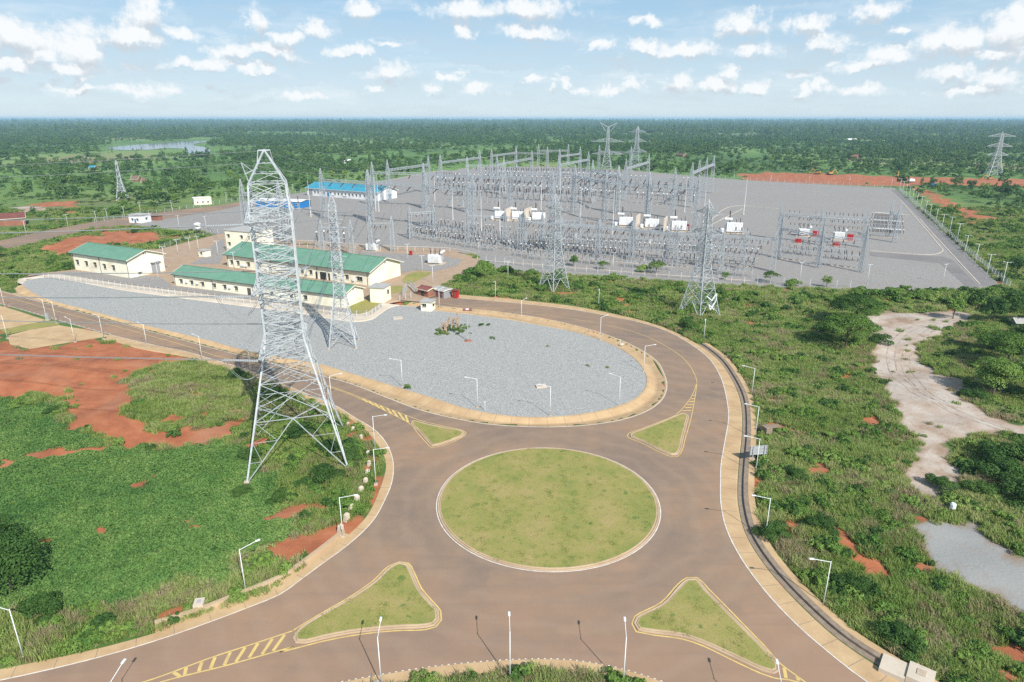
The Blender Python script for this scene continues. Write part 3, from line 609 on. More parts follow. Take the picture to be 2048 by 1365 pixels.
# ---------------------------------------------------------------- substation yard ground
sheet('yard_ground', YARD, .03, M['gravel'])
sheet('perimeter_road', line([(1972,580),(1995,572),(1925,503),(1858,440),(1797,381),(1782,380),(1795,392),(1845,440),(1880,485),(1930,540)]), .06, M['road_grey'])
sheet('perimeter_road', line([(-200,545),(-200,520),(0,482),(90,462),(200,442),(330,424),(440,411),(480,404),(480,412),(440,421),(340,437),(300,442),(255,452),(200,456),(100,480),(0,500)]), .06, M['asphalt'])
sheet('gate_road', line([(800,603),(836,606),(871,594),(905,565),(950,541),(958,518),(920,508),(905,515),(928,524),(920,535),(880,552),(830,570),(800,585)]), .38, M['sand'])
for L in ([(1060,497),(1200,520),(1350,535)], [(1408,452),(1478,412),(1560,418)], [(1400,462),(1485,418)], [(1740,428),(1820,430)],[(1740,502),(1860,510),(1885,503),(1880,494),(1800,400)], [(1840,440),(1900,505),(1960,570)], [(1490,361),(1600,366),(1788,377)], [(780,360),(880,342),(980,334)], [(470,480),(620,482),(760,492),(900,497),(955,508)], [(950,520),(1100,532),(1300,548),(1500,562)]):
    c_ = cr(L, step=4); mb = MB(); strip(mb, offset(c_, .22), offset(c_, -.22), [(0, .03), (.01, .16), (.99, .16), (1, .03)]); tag(mb.build('kerb', M['kerb_white']), kind='structure')
mb = MB()
for L, w in (([(0,0)],0),):
    pass
for L in ([(1806,500),(1840,507)],):
    pass
sheet('site_road', line([(1740,505),(1888,514),(1905,520),(1960,575),(1940,580),(1880,527),(1740,512)]), .07, M['road_grey'])
sheet('sandy_strip', line([(462,478),(600,484),(760,494),(900,500),(930,508),(900,505),(760,500),(600,490),(470,484)]), .385, M['sand'])
for L in ([(805,560),(835,545),(862,547),(850,556),(815,570)], [(770,578),(800,574),(812,582),(795,588),(765,590)], [(690,630),(725,603),(755,606),(760,612),(735,626),(715,634)]):
    sheet('lawn', cr(L, True, 2), .39, M['lawn'])
sheet('lawn', line([(0,661),(60,648),(112,642),(120,650),(60,660),(15,670)]), .055, M['lawn'])
sheet('compound_gravel', line([(60,553),(150,545),(320,556),(345,574),(500,592),(690,620),(712,632),(585,612),(475,598),(344,582),(241,569),(148,555)]), .42, M['gravel'])
sheet('compound_gravel', line([(400,520),(425,492),(448,478),(450,505),(440,530),(380,530)]), .40, M['gravel'])
sheet('compound_gravel', line([(700,503),(880,513),(925,522),(915,533),(870,545),(835,542),(800,548),(760,520)]), .40, M['gravel'])
tag(sheet('river', RIVER, .25, M['water']), kind='structure'); sheet('lake', RIVER2, 4.5, M['water'])
# ---------------------------------------------------------------- lattice work
def mast(mb, prof, levels, leg, br, sub=True, k_first=True):
    """prof(z) -> half width; four legs, braced panels between levels"""
    cs = [(-1,-1),(1,-1),(1,1),(-1,1)]
    def P(i, z): w = prof(z); return Vector((cs[i%4][0]*w, cs[i%4][1]*w, z))
    for j in range(len(levels)-1):
        z0, z1 = levels[j], levels[j+1]
        for i in range(4):
            a0, b0, a1, b1 = P(i, z0), P(i+1, z0), P(i, z1), P(i+1, z1)
            mb.bar(a0, a1, leg)
            mb.bar(a1, b1, br)
            if k_first and j == 0:
                m = (a1+b1)/2; mb.bar(a0, m, br*1.25); mb.bar(b0, m, br*1.25)
                if sub:
                    for t0 in (.33, .66):
                        for s, e in ((a0, a1), (b0, b1)):
                            q = s.lerp(e, t0); r_ = s.lerp(m, t0); mb.bar(q, r_, br*.6); mb.bar(r_, s.lerp(e, min(1, t0+.34)), br*.6)
            else:
                mb.bar(a0, b1, br); mb.bar(b0, a1, br)
                if sub and (z1-z0) > 2.4:
                    c = (a0+b1+b0+a1)/4; mb.bar((a0+a1)/2, a0.lerp(c, .5), br*.6); mb.bar((b0+b1)/2, b0.lerp(c, .5), br*.6); mb.bar((a0+a1)/2, a1.lerp(c, .5), br*.6); mb.bar((b0+b1)/2, b1.lerp(c, .5), br*.6)
        if j % 2 == 1: mb.bar(P(0, z1), P(2, z1), br*.7); mb.bar(P(1, z1), P(3, z1), br*.7)
def truss(mb, a, b, w, h, n, ch, br, w2=None, h2=None, updir=Vector((0,0,1))):
    a, b = Vector(a), Vector(b); d = (b-a).normalized(); s = d.cross(updir).normalized(); w2 = w if w2 is None else w2; h2 = h if h2 is None else h2
    def Q(t, i, j): p = a.lerp(b, t); ww = w+(w2-w)*t; hh = h+(h2-h)*t; return p + s*ww/2*i + updir*hh/2*j
    cor = [(-1,-1),(1,-1),(1,1),(-1,1)]
    for c in cor: mb.bar(Q(0,*c), Q(1,*c), ch)
    for k in range(n):
        t0, t1 = k/n, (k+1)/n
        for q in range(4):
            c0, c1 = cor[q], cor[(q+1)%4]
            if k % 2: c0, c1 = c1, c0
            mb.bar(Q(t0,*c0), Q(t1,*c1), br); mb.bar(Q(t1,*cor[q]), Q(t1,*cor[(q+1)%4]), br)
def insulator(mb, a, b, r=.13, n=9, seg=6):
    a, b = Vector(a), Vector(b); d = b-a; L = d.length; d.normalize(); ref = Vector((0,0,1)) if abs(d.z) < .9 else Vector((1,0,0))
    x = d.cross(ref).normalized(); y = d.cross(x); base = len(mb.v); k = 0
    for i in range(n*2+1):
        rr = r if i % 2 else r*.55
        for s in range(seg): an = 2*math.pi*s/seg; mb.v.append(tuple(a+d*(L*i/(n*2)) + (x*math.cos(an)+y*math.sin(an))*rr))
    for i in range(n*2):
        for s in range(seg): mb.f.append((base+i*seg+s, base+i*seg+(s+1)%seg, base+(i+1)*seg+(s+1)%seg, base+(i+1)*seg+s)); mb.m.append(mb.cm)
def interp(tab):
    def f(z):
        for (z0, w0), (z1, w1) in zip(tab, tab[1:]):
            if z <= z1: return w0 + (w1-w0)*(z-z0)/(z1-z0)
        return tab[-1][1]
    return f
def lv(a, b, n, q=1.0):
    s = [q**i for i in range(n)]; t = sum(s); out = [a]
    for v in s: out.append(out[-1] + (b-a)*v/t)
    return out
def tower(loc, rz, tab, levels, arms, leg, br, label, peak=None, mat='steel', name='transmission_tower', strings=True, arm_dir=1, feet=True, group=None, sub=True, skew=0.):
    """arms: list of (z, reach, root height); arms run along local x or y"""
    T = empty(name, loc, rz, label, 'transmission tower', group); pf = interp(tab)
    mb = MB(); mast(mb, pf, levels, leg, br, sub); mb.build('lattice_body', M[mat], T)
    ztop = levels[-1]; hw = pf(ztop)
    if peak:
        mb = MB(); tip = Vector((0,0,peak))
        for c in ((-1,-1),(1,-1),(1,1),(-1,1)):
            q = Vector((c[0]*hw, c[1]*hw, ztop)); mb.bar(q, tip, leg*.7)
            for t0 in (.3, .6): mb.bar(q.lerp(tip, t0), Vector((c[1]*-hw, c[0]*hw, ztop)).lerp(tip, t0), br*.7)
            mb.bar(q, Vector((c[1]*-hw, c[0]*hw, ztop)).lerp(tip, .35), br*.7)
        mb.build('peak', M[mat], T)
    for (z, reach, hh) in arms:
        for s in (-1, 1):
            mb = MB(); w = pf(z)
            ax = (lambda a, b, c: Vector((a*s, b, c))) if arm_dir == 0 else (lambda a, b, c: Vector((b, a*s, c)))
            tip = ax(reach, skew*reach*s, z + (.2 if hh > 0 else 0)); r = [ax(w, -w, z), ax(w, w, z), ax(w*.95, w*.95, z+abs(hh)), ax(w*.95, -w*.95, z+abs(hh))]
            for q in r: mb.bar(q, tip, br*1.15)
            n = max(3, int(reach/2))
            for k in range(1, n):
                t0, t1 = (k-1)/n, k/n; e = [q.lerp(tip, t1) for q in r]; o = [q.lerp(tip, t0) for q in r]
                for i in range(4): mb.bar(e[i], e[(i+1)%4], br*.6); mb.bar(o[i], e[(i+1)%4], br*.6)
            mb.build('crossarm', M[mat], T)
    if feet:
        w = pf(0)
        for c in ((-1,-1),(1,-1),(1,1),(-1,1)): mb = MB(); mb.box((c[0]*w, c[1]*w, .1), (leg*3, leg*3, .6)); mb.build('footing', M['concrete'], T)
    return T
def loc2(c, d, ang): return Vector((c[0]+d*math.sin(ang), c[1]+d*math.cos(ang)))
# the dominant tower in the foreground
TC = Vector((-40.2, 111.2, 0)); TR = R(16.8)
tabT1 = [(0, 8.6), (10, 6.3), (24, 3.1), (45, 3.2), (50.5, 2.8)]
SK = .42
T1 = tower(TC, TR, tabT1, [0, 10.2, 16.5, 20.6, 23.4, 25.2, 27, 28.8, 30.6, 32.4, 34.2, 36, 37.8, 39.6, 41.4, 43.2, 45, 47.4, 50], [(22.5, 9.5, 2.4), (33.2, 9, 2.4), (44.5, 8.5, 2.5)], .29, .10,
    'giant silver lattice transmission tower in the foreground beside the roundabout, tallest in view', peak=55.2, sub=True, skew=SK)
def to_w(T, p): return Matrix.Rotation(T.rotation_euler.z, 3, 'Z') @ Vector(p) + T.location
mb = MB(); 
for z in (10.2,):
    for a, b in (((-1,0),(0,-1)),((0,-1),(1,0)),((1,0),(0,1)),((0,1),(-1,0))): w = interp(tabT1)(z); mb.bar((a[0]*w, a[1]*w, z), (b[0]*w, b[1]*w, z), .13)
mb.build('plan_bracing', M['steel'], T1)
mb = MB(); f_ = interp(tabT1)
for z in (16.5, 20.6, 23.4, 27, 30.6, 34.2, 37.8, 41.4, 45, 47.4):
    w = f_(z); mb.bar((-w, 0, z), (0, -w, z), .09); mb.bar((0, -w, z), (w, 0, z), .09); mb.bar((w, 0, z), (0, w, z), .09); mb.bar((0, w, z), (-w, 0, z), .09); mb.bar((-w, -w, z), (w, w, z), .08)
for z0, z1 in ((23.4, 27), (27, 30.6), (30.6, 34.2), (34.2, 37.8), (37.8, 41.4), (41.4, 45)):
    for sx in (-1, 1): w = f_(z0); mb.bar((0, -w, z0), (sx*w, -w, (z0+z1)/2), .08); mb.bar((0, w, z0), (sx*w, w, (z0+z1)/2), .08); mb.bar((-w, 0, z0), (-w, sx*w, (z0+z1)/2), .08); mb.bar((w, 0, z0), (w, sx*w, (z0+z1)/2), .08)
mb.build('inner_bracing', M['steel'], T1); mb = MB(); mb.bar((-.9, -.3, 55.1), (.9, .3, 55.1), .2, True); mb.bar((-.9, -.3, 55.1), (-1.3, -1.3, 52.4), .1); mb.bar((.9, .3, 55.1), (1.3, 1.3, 52.4), .1)
mb.build('peak_crossbar', M['steel'], T1)
mb = MB()
for z in (50.5,):
    for s in (-1,): mb.bar((-2.6, s*2.6, 50), (-3.4, s*3.3, 53.4), .13); mb.bar((-1.2, s*1.2, 52.4), (-3.2, s*3.2, 51.6), .12); mb.bar((-1.6, s*1.6, 51.6), (-3.4, s*3.3, 53.4), .1)
mb.build('earthwire_bracket', M['steel'], T1)
def cable(mb, a, b, sag, r, n=14, sides=4, twin=0.):
    a, b = Vector(a), Vector(b); pts = []
    for i in range(n+1):
        t = i/n; p = a.lerp(b, t); p.z -= 4*sag*t*(1-t); pts.append(p)
    d = (b-a); s = Vector((-d.y, d.x, 0)).normalized()*twin/2
    if twin: mb.tube([p+s for p in pts], r, sides); mb.tube([p-s for p in pts], r, sides)
    else: mb.tube(pts, r, sides)
# strings and jumpers: left-going circuit (drawn in world coordinates, parented as parts of the tower by inverse transform)
inv = lambda T, p: Matrix.Rotation(-T.rotation_euler.z, 3, 'Z') @ (Vector(p) - T.location)
LEFT_END = Vector((-470, 215, 0)); RIGHT_DIR = Vector((-.16, .98, 0))
ends_left, ends_right = [], []
for (z, reach) in ((22.5, 9.5), (33.2, 9), (44.5, 8.5)):
    for s in (-1, 1):
        tip = to_w(T1, (SK*reach*s, reach*s, z)); dl = (LEFT_END - tip); dl.z = 0; dl.normalize(); dr = RIGHT_DIR.normalized() if s < 0 else Vector((-.1, .99, 0)).normalized()
        le = tip + dl*7.0 + Vector((0,0,-.5)); re_ = tip + dr*5.5 + Vector((0,0,-.6))
        ins = MB(); q = Vector((-dl.y, dl.x, 0))*.25
        for k in (-1, 1): insulator(ins, inv(T1, tip+q*k), inv(T1, le+q*k), .11, 16, 5); 
        q = Vector((-dr.y, dr.x, 0))*.25
        for k in (-1, 1): insulator(ins, inv(T1, tip+q*k), inv(T1, re_+q*k), .11, 14, 5)
        ins.build('insulator_string', M['alu'], T1)
        cb = MB(); pts = []
        for i in range(13):
            t_ = i/12; p = le.lerp(re_, t_); p.z -= 4*4.2*t_*(1-t_); pts.append(inv(T1, p))
        cb.tube(pts, .035, 4); cb.tube([p+Vector((.3,.1,0)) for p in pts], .035, 4); cb.build('jumper_cable', M['cable'], T1)
        ends_left.append((le, z)); ends_right.append((re_, z))
def add_line(spans, label, r=.045, group=None, name='power_line', mat='cable'):
    mb = MB()
    for (a, b, sag, tw) in spans: cable(mb, a, b, sag, r, 16, 4, tw)
    o = mb.build(name, M[mat]); return tag(o, label, 'power line', group)
NM = ['lowest', 'lowest', 'middle', 'middle', 'topmost', 'topmost']
for i, (p, z) in enumerate(ends_left):
    e = LEFT_END + Vector((8 if i % 2 else -2, 9 if i % 2 else -9, z+3))
    add_line([(p, e, 9, .4)], '%s twin conductor running left out of frame from the %s arms of the giant tower' % (NM[i], 'far' if i % 2 else 'near'), .048, 'conductors of the giant tower')
# other transmission towers
GT = lambda px, py, z=0: G(px, py, z)
T2 = tower(G(688, 690), R(8), [(0, 3.7), (9, 2.3), (15, 1.35), (39, .85)], [0, 4.6, 8.2, 11.2, 13.6, 15.6, 17.4, 19.2, 21, 22.8, 24.6, 26.4, 28.2, 30, 31.8, 33.6, 35.4, 37.2, 38.6],
    [(24.5, 3.6, 1.2), (29.5, 3.4, 1.2), (34.5, 3.1, 1.2)], .2, .1, 'slim lattice tower on the grey gravel just right of the giant tower', peak=41.5)
T3 = tower(G(1108, 581), R(38), [(0, 4.1), (9, 2.6), (17, 1.5), (32, .9)], [0, 5, 9, 12, 14.6, 17, 19.2, 21.4, 23.6, 25.8, 28, 30, 32], [(19.5, 4.6, 1.2), (24.5, 4.2, 1.2), (29.5, 3.8, 1.2)], .22, .11,
    'lattice tower in scrub between the curved road and the middle of the switchyard', peak=35)
T4 = tower(G(1397, 629), R(33), [(0, 4.6), (9, 2.9), (17, 1.5), (34, .9)], [0, 5, 9, 12.2, 15, 17.4, 19.8, 22, 24.2, 26.4, 28.6, 30.8, 32.6, 34.2], [(21, 5.2, 1.3), (26.5, 4.8, 1.3), (32.4, 4.6, 1.3)], .22, .11,
    'lattice tower in tall grass with white zigzag strings hanging low, behind the outer bend', peak=36.5)
for T, hs in ((T2, ((24.5, 3.6), (29.5, 3.4), (34.5, 3.1))), (T3, ((19.5, 4.6), (24.5, 4.2), (29.5, 3.8))), (T4, ((21, 5.2), (26.5, 4.8), (32.4, 4.6)))):
    for z, rr in hs:
        for s in (-1, 1):
            mb = MB(); a = Vector((0, rr*s, z)); insulator(mb, a, a+Vector((2.2, .3, -.4)), .1, 8, 5); insulator(mb, a, a+Vector((-2.2, .3, -.4)), .1, 8, 5); mb.build('insulator_string', M['alu'], T)
            mb = MB(); mb.tube([a+Vector((2.2*math.cos(u_), .3, -.4-1.6*math.sin(u_))) for u_ in np.linspace(0, math.pi, 9)], .04, 4); mb.build('jumper_cable', M['cable'], T)
mb = MB()
for k, (x, z) in enumerate([(-2.4, 7.4), (.2, 5.6), (2.2, 7.6), (2.0, 5.0), (-.2, 2.6), (-1.2, 4.6), (.4, 3.4), (1.6, 2.4)]):
    if k: mb.bar(prev, (x, -4.6, z), .28)
    prev = (x, -4.6, z)
mb.build('looped_string', M['lamp_white'], T4)
far_tab = [(0, 6.2), (14, 3.4), (26, 1.7), (44, 1.0)]
def far_tower(px, py, h, arms, lab, rz, k=1.0, mat='steel'):
    tab = [(z*h/46, w*k) for z, w in far_tab]; L = [z*h/46 for z in (0, 6, 11.5, 16, 20, 23.5, 26.6, 29.4, 32, 34.6, 37.2, 39.8, 42, 44)]
    return tower(G(px, py), rz, tab, L, arms, .34, .19, lab, peak=h+1, mat=mat, sub=False)
far_tower(246, 400, 29, [(17, 4.6, 1.2), (21.5, 5.2, 1.2), (26, 4.4, 1.2)], 'small silver lattice tower in the green field at the far left', R(20), .62)
far_tower(1213, 344, 50, [(20, 19, 4), (34, 19, 4)], 'far tower with wide V shaped horns and long crossarms behind the switchyard', R(75), 1.)
far_tower(1271, 340, 50, [(21, 13, 4), (33, 12, 4), (44, 11, 3)], 'far lattice tower just right of the one with V shaped horns', R(60), 1.2)
far_tower(1985, 356, 46, [(23, 10, 3.5), (32, 12, 3.5), (42, 13, 3)], 'white lattice tower on the red earthworks at the far right edge', R(78), 1.15)
o = G(1213, 344); mb = MB()
for s in (-1, 1):
    for dz in (-1.2, 1.2): mb.bar((0, dz*.8, 50), (0, s*10, 55.5), .3); mb.bar((dz, s*3, 46), (0, s*10, 55.5), .26)
h_ = mb.build('horns', M['steel'], None); par = [x for x in bpy.data.objects if x.get('label', '').startswith('far tower with wide V')][0]; h_.parent = par
# earth wires and phase wires of the big tower towards the switchyard
pk = TC + Vector((0, 0, 55.0)); s1 = G(743, 325, 31); s2 = G(774, 321, 31)
add_line([(pk, s1, 4, 0)], 'thin earth wire from the peak of the giant tower to a gantry spire', .035); add_line([(pk + Vector((-2.3, -4.1, -1.8)), s2 , 5, 0)], 'lower thin earth wire from the giant tower bracket to the switchyard', .035)
add_line([(pk, LEFT_END + Vector((0, 0, 57)), 8, 0)], 'upper earth wire running left from the peak of the giant tower', .035); add_line([(pk + Vector((-2.3, -4.1, -1.8)), LEFT_END + Vector((0, -9, 54)), 8, 0)], 'lower earth wire running left from the bracket of the giant tower', .035)
for i, (p, z) in enumerate(ends_right):
    e = G(655 + 28*i, 362, 23); add_line([(p, e, 7, .35)], '%s conductor from the %s arm of the giant tower towards the switchyard' % (NM[i], 'far' if i % 2 else 'near'), .048, 'conductors of the giant tower')
for T, nm_, tx in ((T3, 'middle', 1120), (T4, 'right hand', 1400)):
    hs = ((19.5, 4.6), (24.5, 4.2), (29.5, 3.8)) if T is T3 else ((21, 5.2), (26.5, 4.8), (32.4, 4.6)); sp2 = []
    for k, (z, rr) in enumerate(hs):
        for s in (-1, 1): sp2.append((to_w(T, (0, rr*s, z)), G(tx+14*k*s, 488, 14), 2.5, 0))
    add_line(sp2, 'conductors dropping from the %s near lattice tower to the switchyard gantry' % nm_, .025)
add_line([(to_w(T2, (0, -3.5*s, z)), G(760+30*k, 470, 15), 4, 0) for k, z in enumerate((24.5, 29.5, 34.5)) for s in (-1, 1)], 'conductors from the slim tower on the gravel to the switchyard', .025)
# ---------------------------------------------------------------- street lamps
def lamp(name, h, arm, label, cat='street lamp', double=False, up=.35, head=.6, r=.072):
    L = empty(name, (0,0,0), 0, label, cat)
    mb = MB(); mb.tube([(0,0,0), (0,0,h)], r, 8, r*.62); mb.build('pole', M['lamp_white'], L, True)
    mb = MB(); mb.box((0,0,.12), (.6,.6,.3)); mb.build('base', M['concrete'], L)
    for s in ((1, -1) if double else (1,)):
        mb = MB(); mb.tube([(0,0,h-.15), (s*arm, 0, h-.15+up)], r*.55, 6); mb.build('arm', M['lamp_white'], L)
        mb = MB(); mb.box((s*(arm+head*.4), 0, h-.12+up), (head, .24, .1)); mb.box((s*(arm+head*.4), 0, h-.20+up), (head*.7, .18, .05)); mb.build('lamp_head', M['lamp_white'], L)
    return L
proto = lamp('street_lamp', 6.9, 2.2, '')
first = [True]
def put_lamp(proto, used, px, py, ang, label, group, sc=1.):
    p = G(px, py); 
    if not used: used.append(1); o = proto; o.location = p; o.rotation_euler = (0,0,ang); o.scale = (sc,)*3; o['label'] = label
    else: o = copy_tree(proto, None, p, ang, label, sc)
    o['group'] = group; return o
u1 = []; gl = 'street lamps along the roads'
A_ = lambda x1, y1, x2, y2: math.atan2(*( (G(x2, y2)-G(x1, y1)).yx ))
ORD = ['nearest','second','third','fourth','fifth','sixth','seventh','eighth','ninth','tenth','eleventh','twelfth','13th','14th','15th','16th','17th','18th','19th','20th','21st','22nd','23rd','24th']
EL = [(1646,1212),(1530,1076),(1511,947),(1510,877),(1503,793)]
for i, (x, y) in enumerate(EL): put_lamp(proto, u1, x, y, R(176 - 4*i), '%s white street lamp in the scrub beyond the stone wall of the eastern road' % ORD[i], gl)
for i, (x, y, a) in enumerate([(1238,812,150),(1100,833,168),(955,816,175),(805,775,178)]):
    put_lamp(proto, u1, x, y, R(a), '%s white street lamp from the right on the near edge of the gravel oval' % ['first','second','third','fourth'][i], gl)
for x, y, a, s in [(1287,744,5,'on the right tip of the gravel oval'),(1200,681,35,'on the far right edge of the gravel oval below the curved road'),(1043,644,50,'on the far edge of the gravel oval beside the northern road'),(879,620,60,'on the gravel edge next to the small guard hut')]:
    put_lamp(proto, u1, x, y, R(a), 'white street lamp '+s, gl)
for x, y, a, s in [(1407,684,-110,'at the outer bend below the tower with zigzag strings'),(1197,618,-100,'on the outer grass side of the northern road, right one'),(991,601,-100,'on the outer grass side of the northern road near the kiosks')]:
    put_lamp(proto, u1, x, y, R(a), 'white street lamp '+s, gl)
for x, y, a, s in [(750,898,0,'on the left verge, upper of two at the roundabout entry'),(752,970,2,'on the left verge behind the row of marker blocks'),(686,1074,5,'on red soil beside the nearest marker block'),(492,1186,40,'behind the orange concrete kerb wall at lower left'),(47,1315,170,'at the lower left corner of the picture'),(664,810,20,'seen through the right legs of the giant tower'),
    (1020,1362,92,'in the middle of the bottom verge'),(763,1374,92,'on the bottom verge, left of the middle one'),(1246,1374,85,'on the bottom verge, right of the middle one'),(1546,1470,80,'barely showing its head at the bottom edge, right'),(245,1470,88,'barely showing its head at the bottom edge, left')]:
    put_lamp(proto, u1, x, y, R(a), 'white street lamp '+s, gl)
WL = [(10,616),(94,642),(113,647),(150,685),(207,679),(15,678),(295,697),(405,723),(502,746)]
WLN = ['at the far left end of the west road','on the small green wedge, left of its pair','on the small green wedge, right of its pair','at the near corner of the sandy side pad','on the south kerb between the side pad and red soil','at the far left on the sandy pad','on the south kerb above the red soil','on the south kerb above the patch of grass in the red soil','on the south kerb just left of the giant tower']
for (x, y), s in zip(WL, WLN): put_lamp(proto, u1, x, y, R(150), 'white street lamp '+s, gl)
proto2 = lamp('perimeter_light', 9.6, .8, '', 'perimeter light', double=True, up=.1, head=.7, r=.11); u2 = []
PR = [(2003,575),(1972,557),(1949,533),(1928,513),(1913,485),(1898,470),(1882,464),(1870,451),(1858,440),(1849,432),(1840,422),(1832,413),(1824,405),(1817,399),(1811,393),(1805,386),(1799,380)]
for i, (x, y) in enumerate(PR): put_lamp(proto2, u2, x, y, R(-24), '%s white perimeter light from the near end of the right hand fence' % ORD[i].replace('nearest', 'first'), 'perimeter lights round the switchyard')
for i, (x, y) in enumerate([(1782,376),(1698,372),(1618,368),(1541,366),(1467,362),(1402,359)]): put_lamp(proto2, u2, x, y, R(-60), '%s perimeter light from the right along the far fence before the red earthworks' % ORD[i].replace('nearest', 'first'), 'perimeter lights round the switchyard', .9)
for i, (x, y) in enumerate([(53,471),(137,457),(194,449),(216,444),(250,439),(282,430),(302,454),(345,425),(359,459),(402,416),(413,461),(454,407),(487,404),(587,388),(692,371)]): put_lamp(proto2, u2, x, y, R(60), '%s slender light pole from the left along the far left perimeter road' % ORD[i].replace('nearest', 'first'), 'perimeter lights round the switchyard', .82)
for i, (x, y) in enumerate([(318,564),(330,528),(357,512),(381,508),(398,505),(437,515),(470,540),(816,522),(845,548),(866,570),(700,494),(958,512),(1020,513),(1288,537),(1226,541),(1392,552),(1599,563),(1885,567),(1734,568),(1016,560)][:20]): put_lamp(proto2, u2, x, y, R(20), '%s slender light pole from the left around the green roofs and yard front' % ORD[i].replace('nearest', 'first'), 'light poles around the compound', .78)
# ---------------------------------------------------------------- buildings
FOOT = []
def gable(name, p0, p1, depth, eave, rise, label, wall, roof, wins=(), doors=(), over=.7, cat='building', win=(1.1, 1.5), sill=1.4, pipes=0, end_door=None, winmat='dark_glass', parapet=False, flat=False, gwin=True, endwins=(), ac=None):
    p0, p1 = Vector(p0[:2]), Vector(p1[:2]); L = (p1-p0).length; rz = math.atan2(p1.y-p0.y, p1.x-p0.x); z0 = .36
    B = empty(name, (p0.x, p0.y, z0 if p0.y < 560 and p0.x > -190 and (L > 9 or name != 'village_house') else .1), rz, label, cat)
    dv = Vector((-math.sin(rz), math.cos(rz)))*depth; FOOT.append([p0.copy(), p1.copy(), p1+dv, p0+dv])
    mb = MB()
    if flat: mb.hexa([(0,0,-.4),(L,0,-.4),(L,depth,-.4),(0,depth,-.4),(0,0,eave),(L,0,eave),(L,depth,eave),(0,depth,eave)])
    else:
        v = [(0,0,-.4),(L,0,-.4),(L,depth,-.4),(0,depth,-.4),(0,0,eave),(L,0,eave),(L,depth,eave),(0,depth,eave),(0,depth/2,eave+rise),(L,depth/2,eave+rise)]
        mb.v = v; mb.f = [(0,1,5,4),(2,3,7,6),(1,2,6,9,5),(3,0,4,8,7)]; mb.m = [0]*4
    w = mb.build('wall', M[wall], B)
    mb = MB()
    if flat:
        mb.box((L/2, depth/2, eave+.12), (L+.7, depth+.7, .24))
    else:
        o, e = over, over*rise/(depth/2)
        for (ya, yb) in ((-o, depth/2), (depth+o, depth/2)):
            za, zb = eave-e+.05, eave+rise+.05; q = [(-o, ya, za), (L+o, ya, za), (L+o, yb, zb), (-o, yb, zb)]
            if ya > yb: q = [q[1], q[0], q[3], q[2]]
            mb.hexa([*q, *[(x, y, z+.12) for x, y, z in q]])
        mb.box((L/2, depth/2, eave+rise+.2), (L+2*o, .5, .08))
    rf = mb.build('roof', M[roof], B)
    if not flat:
        mb = MB(); mb.box((L/2, -over-.02, eave-e-.02), (L+2*over, .12, .25)); mb.build('gutter', M['pipe'] if pipes else M['cream_trim'], B)
        mb = MB()
        for x in (-over-.02, L+over+.02):
            for ya in (-over, depth+over): mb.bar((x, ya, eave-e+.02), (x, depth/2, eave+rise+.02), .14, True, .3)
        mb.build('barge_board', M['cream_trim'], B)
    def window(cx, cz, ww, wh, side=0, dep=None):
        mb = MB(); pane = MB()
        if side == 0:
            mb.box((cx, -.03, cz), (ww+.16, .10, wh+.16)); pane.box((cx, -.09, cz), (ww, .03, wh)); mb.box((cx, -.13, cz-wh/2-.12), (ww+.3, .22, .07)); mb.box((cx, -.105, cz), (.05, .03, wh)); 
            mb.box((cx, -.3, cz+wh/2+.18), (ww+.4, .55, .08))
        else:
            mb.box((L+.03, cx, cz), (.10, ww+.16, wh+.16)); pane.box((L+.09, cx, cz), (.03, ww, wh)); mb.box((L+.3, cx, cz+wh/2+.18), (.55, ww+.4, .08))
        f = mb.build('window', M[wall if wall != 'blue_sheet' else 'white_wall'] if False else M['cream_trim'], B); pane.build('pane', M[winmat], f)
    for fx in wins:
        if isinstance(fx, tuple): window(fx[0]*L, fx[1], fx[2], fx[3])
        else: window(fx*L, sill+win[1]/2, *win)
    for fx in doors:
        mb = MB(); dw, dh, dm = fx[1], fx[2], fx[3]; mb.box((fx[0]*L, -.05, dh/2), (dw, .12, dh)); d_ = mb.build('door', M[dm], B)
        mb = MB(); mb.box((fx[0]*L+dw*.35, -.14, dh*.48), (.06, .06, .2)); mb.build('handle', M['alu'], d_)
    for (cy, cz, ww, wh) in endwins: window(cy*depth, cz, ww, wh, 1)
    if end_door: 
        mb = MB(); cy, dw, dh, dm = end_door; mb.box((L+.05, cy*depth, dh/2), (.12, dw, dh)); mb.box((L+.5, cy*depth, dh+.25), (1.1, dw+.8, .12)); mb.build('shutter_door', M[dm], B)
    for k in range(pipes):
        mb = MB(); x = L*(k+.02)/(max(1, pipes-1))*.98+.1; mb.bar((x, -.12, 0), (x, -.12, eave-.3), .12); mb.build('downpipe', M['pipe'], B)
    for fx in (ac or ()):
        mb = MB(); mb.box((fx*L, -.35, 2.2 if eave < 5 else 1.6), (1.0, .4, .75)); mb.box((fx*L, -.35, 1.78 if eave < 5 else 1.18), (.9, .5, .06)); mb.build('air_conditioner', M['lamp_white'], B)
    if gwin and not flat:
        for s in (-.35, .35): mb = MB(); mb.box((L+.03, depth/2+s, eave+rise*.45), (.1, .28, .7)); mb.build('vent', M['dark_glass'], B)
    return B
p0, p1 = G(150, 539, .36), G(260, 557, .36)
B1 = gable('storage_hall', p0, p1, 15.5, 7.3, 2.6, 'cream hall with green gable roof and five square windows, leftmost of the green roofed buildings', 'cream', 'green_roof', wins=(.09, .26, .42, .59, .75), win=(1.5, 2.0), sill=2.4, pipes=3, end_door=(.74, 3.6, 4.2, 'door_grey'), over=.9, endwins=((.28, 1.2, 1.3, .9),))
p0, p1 = G(350, 571, .36), G(688, 617, .36)
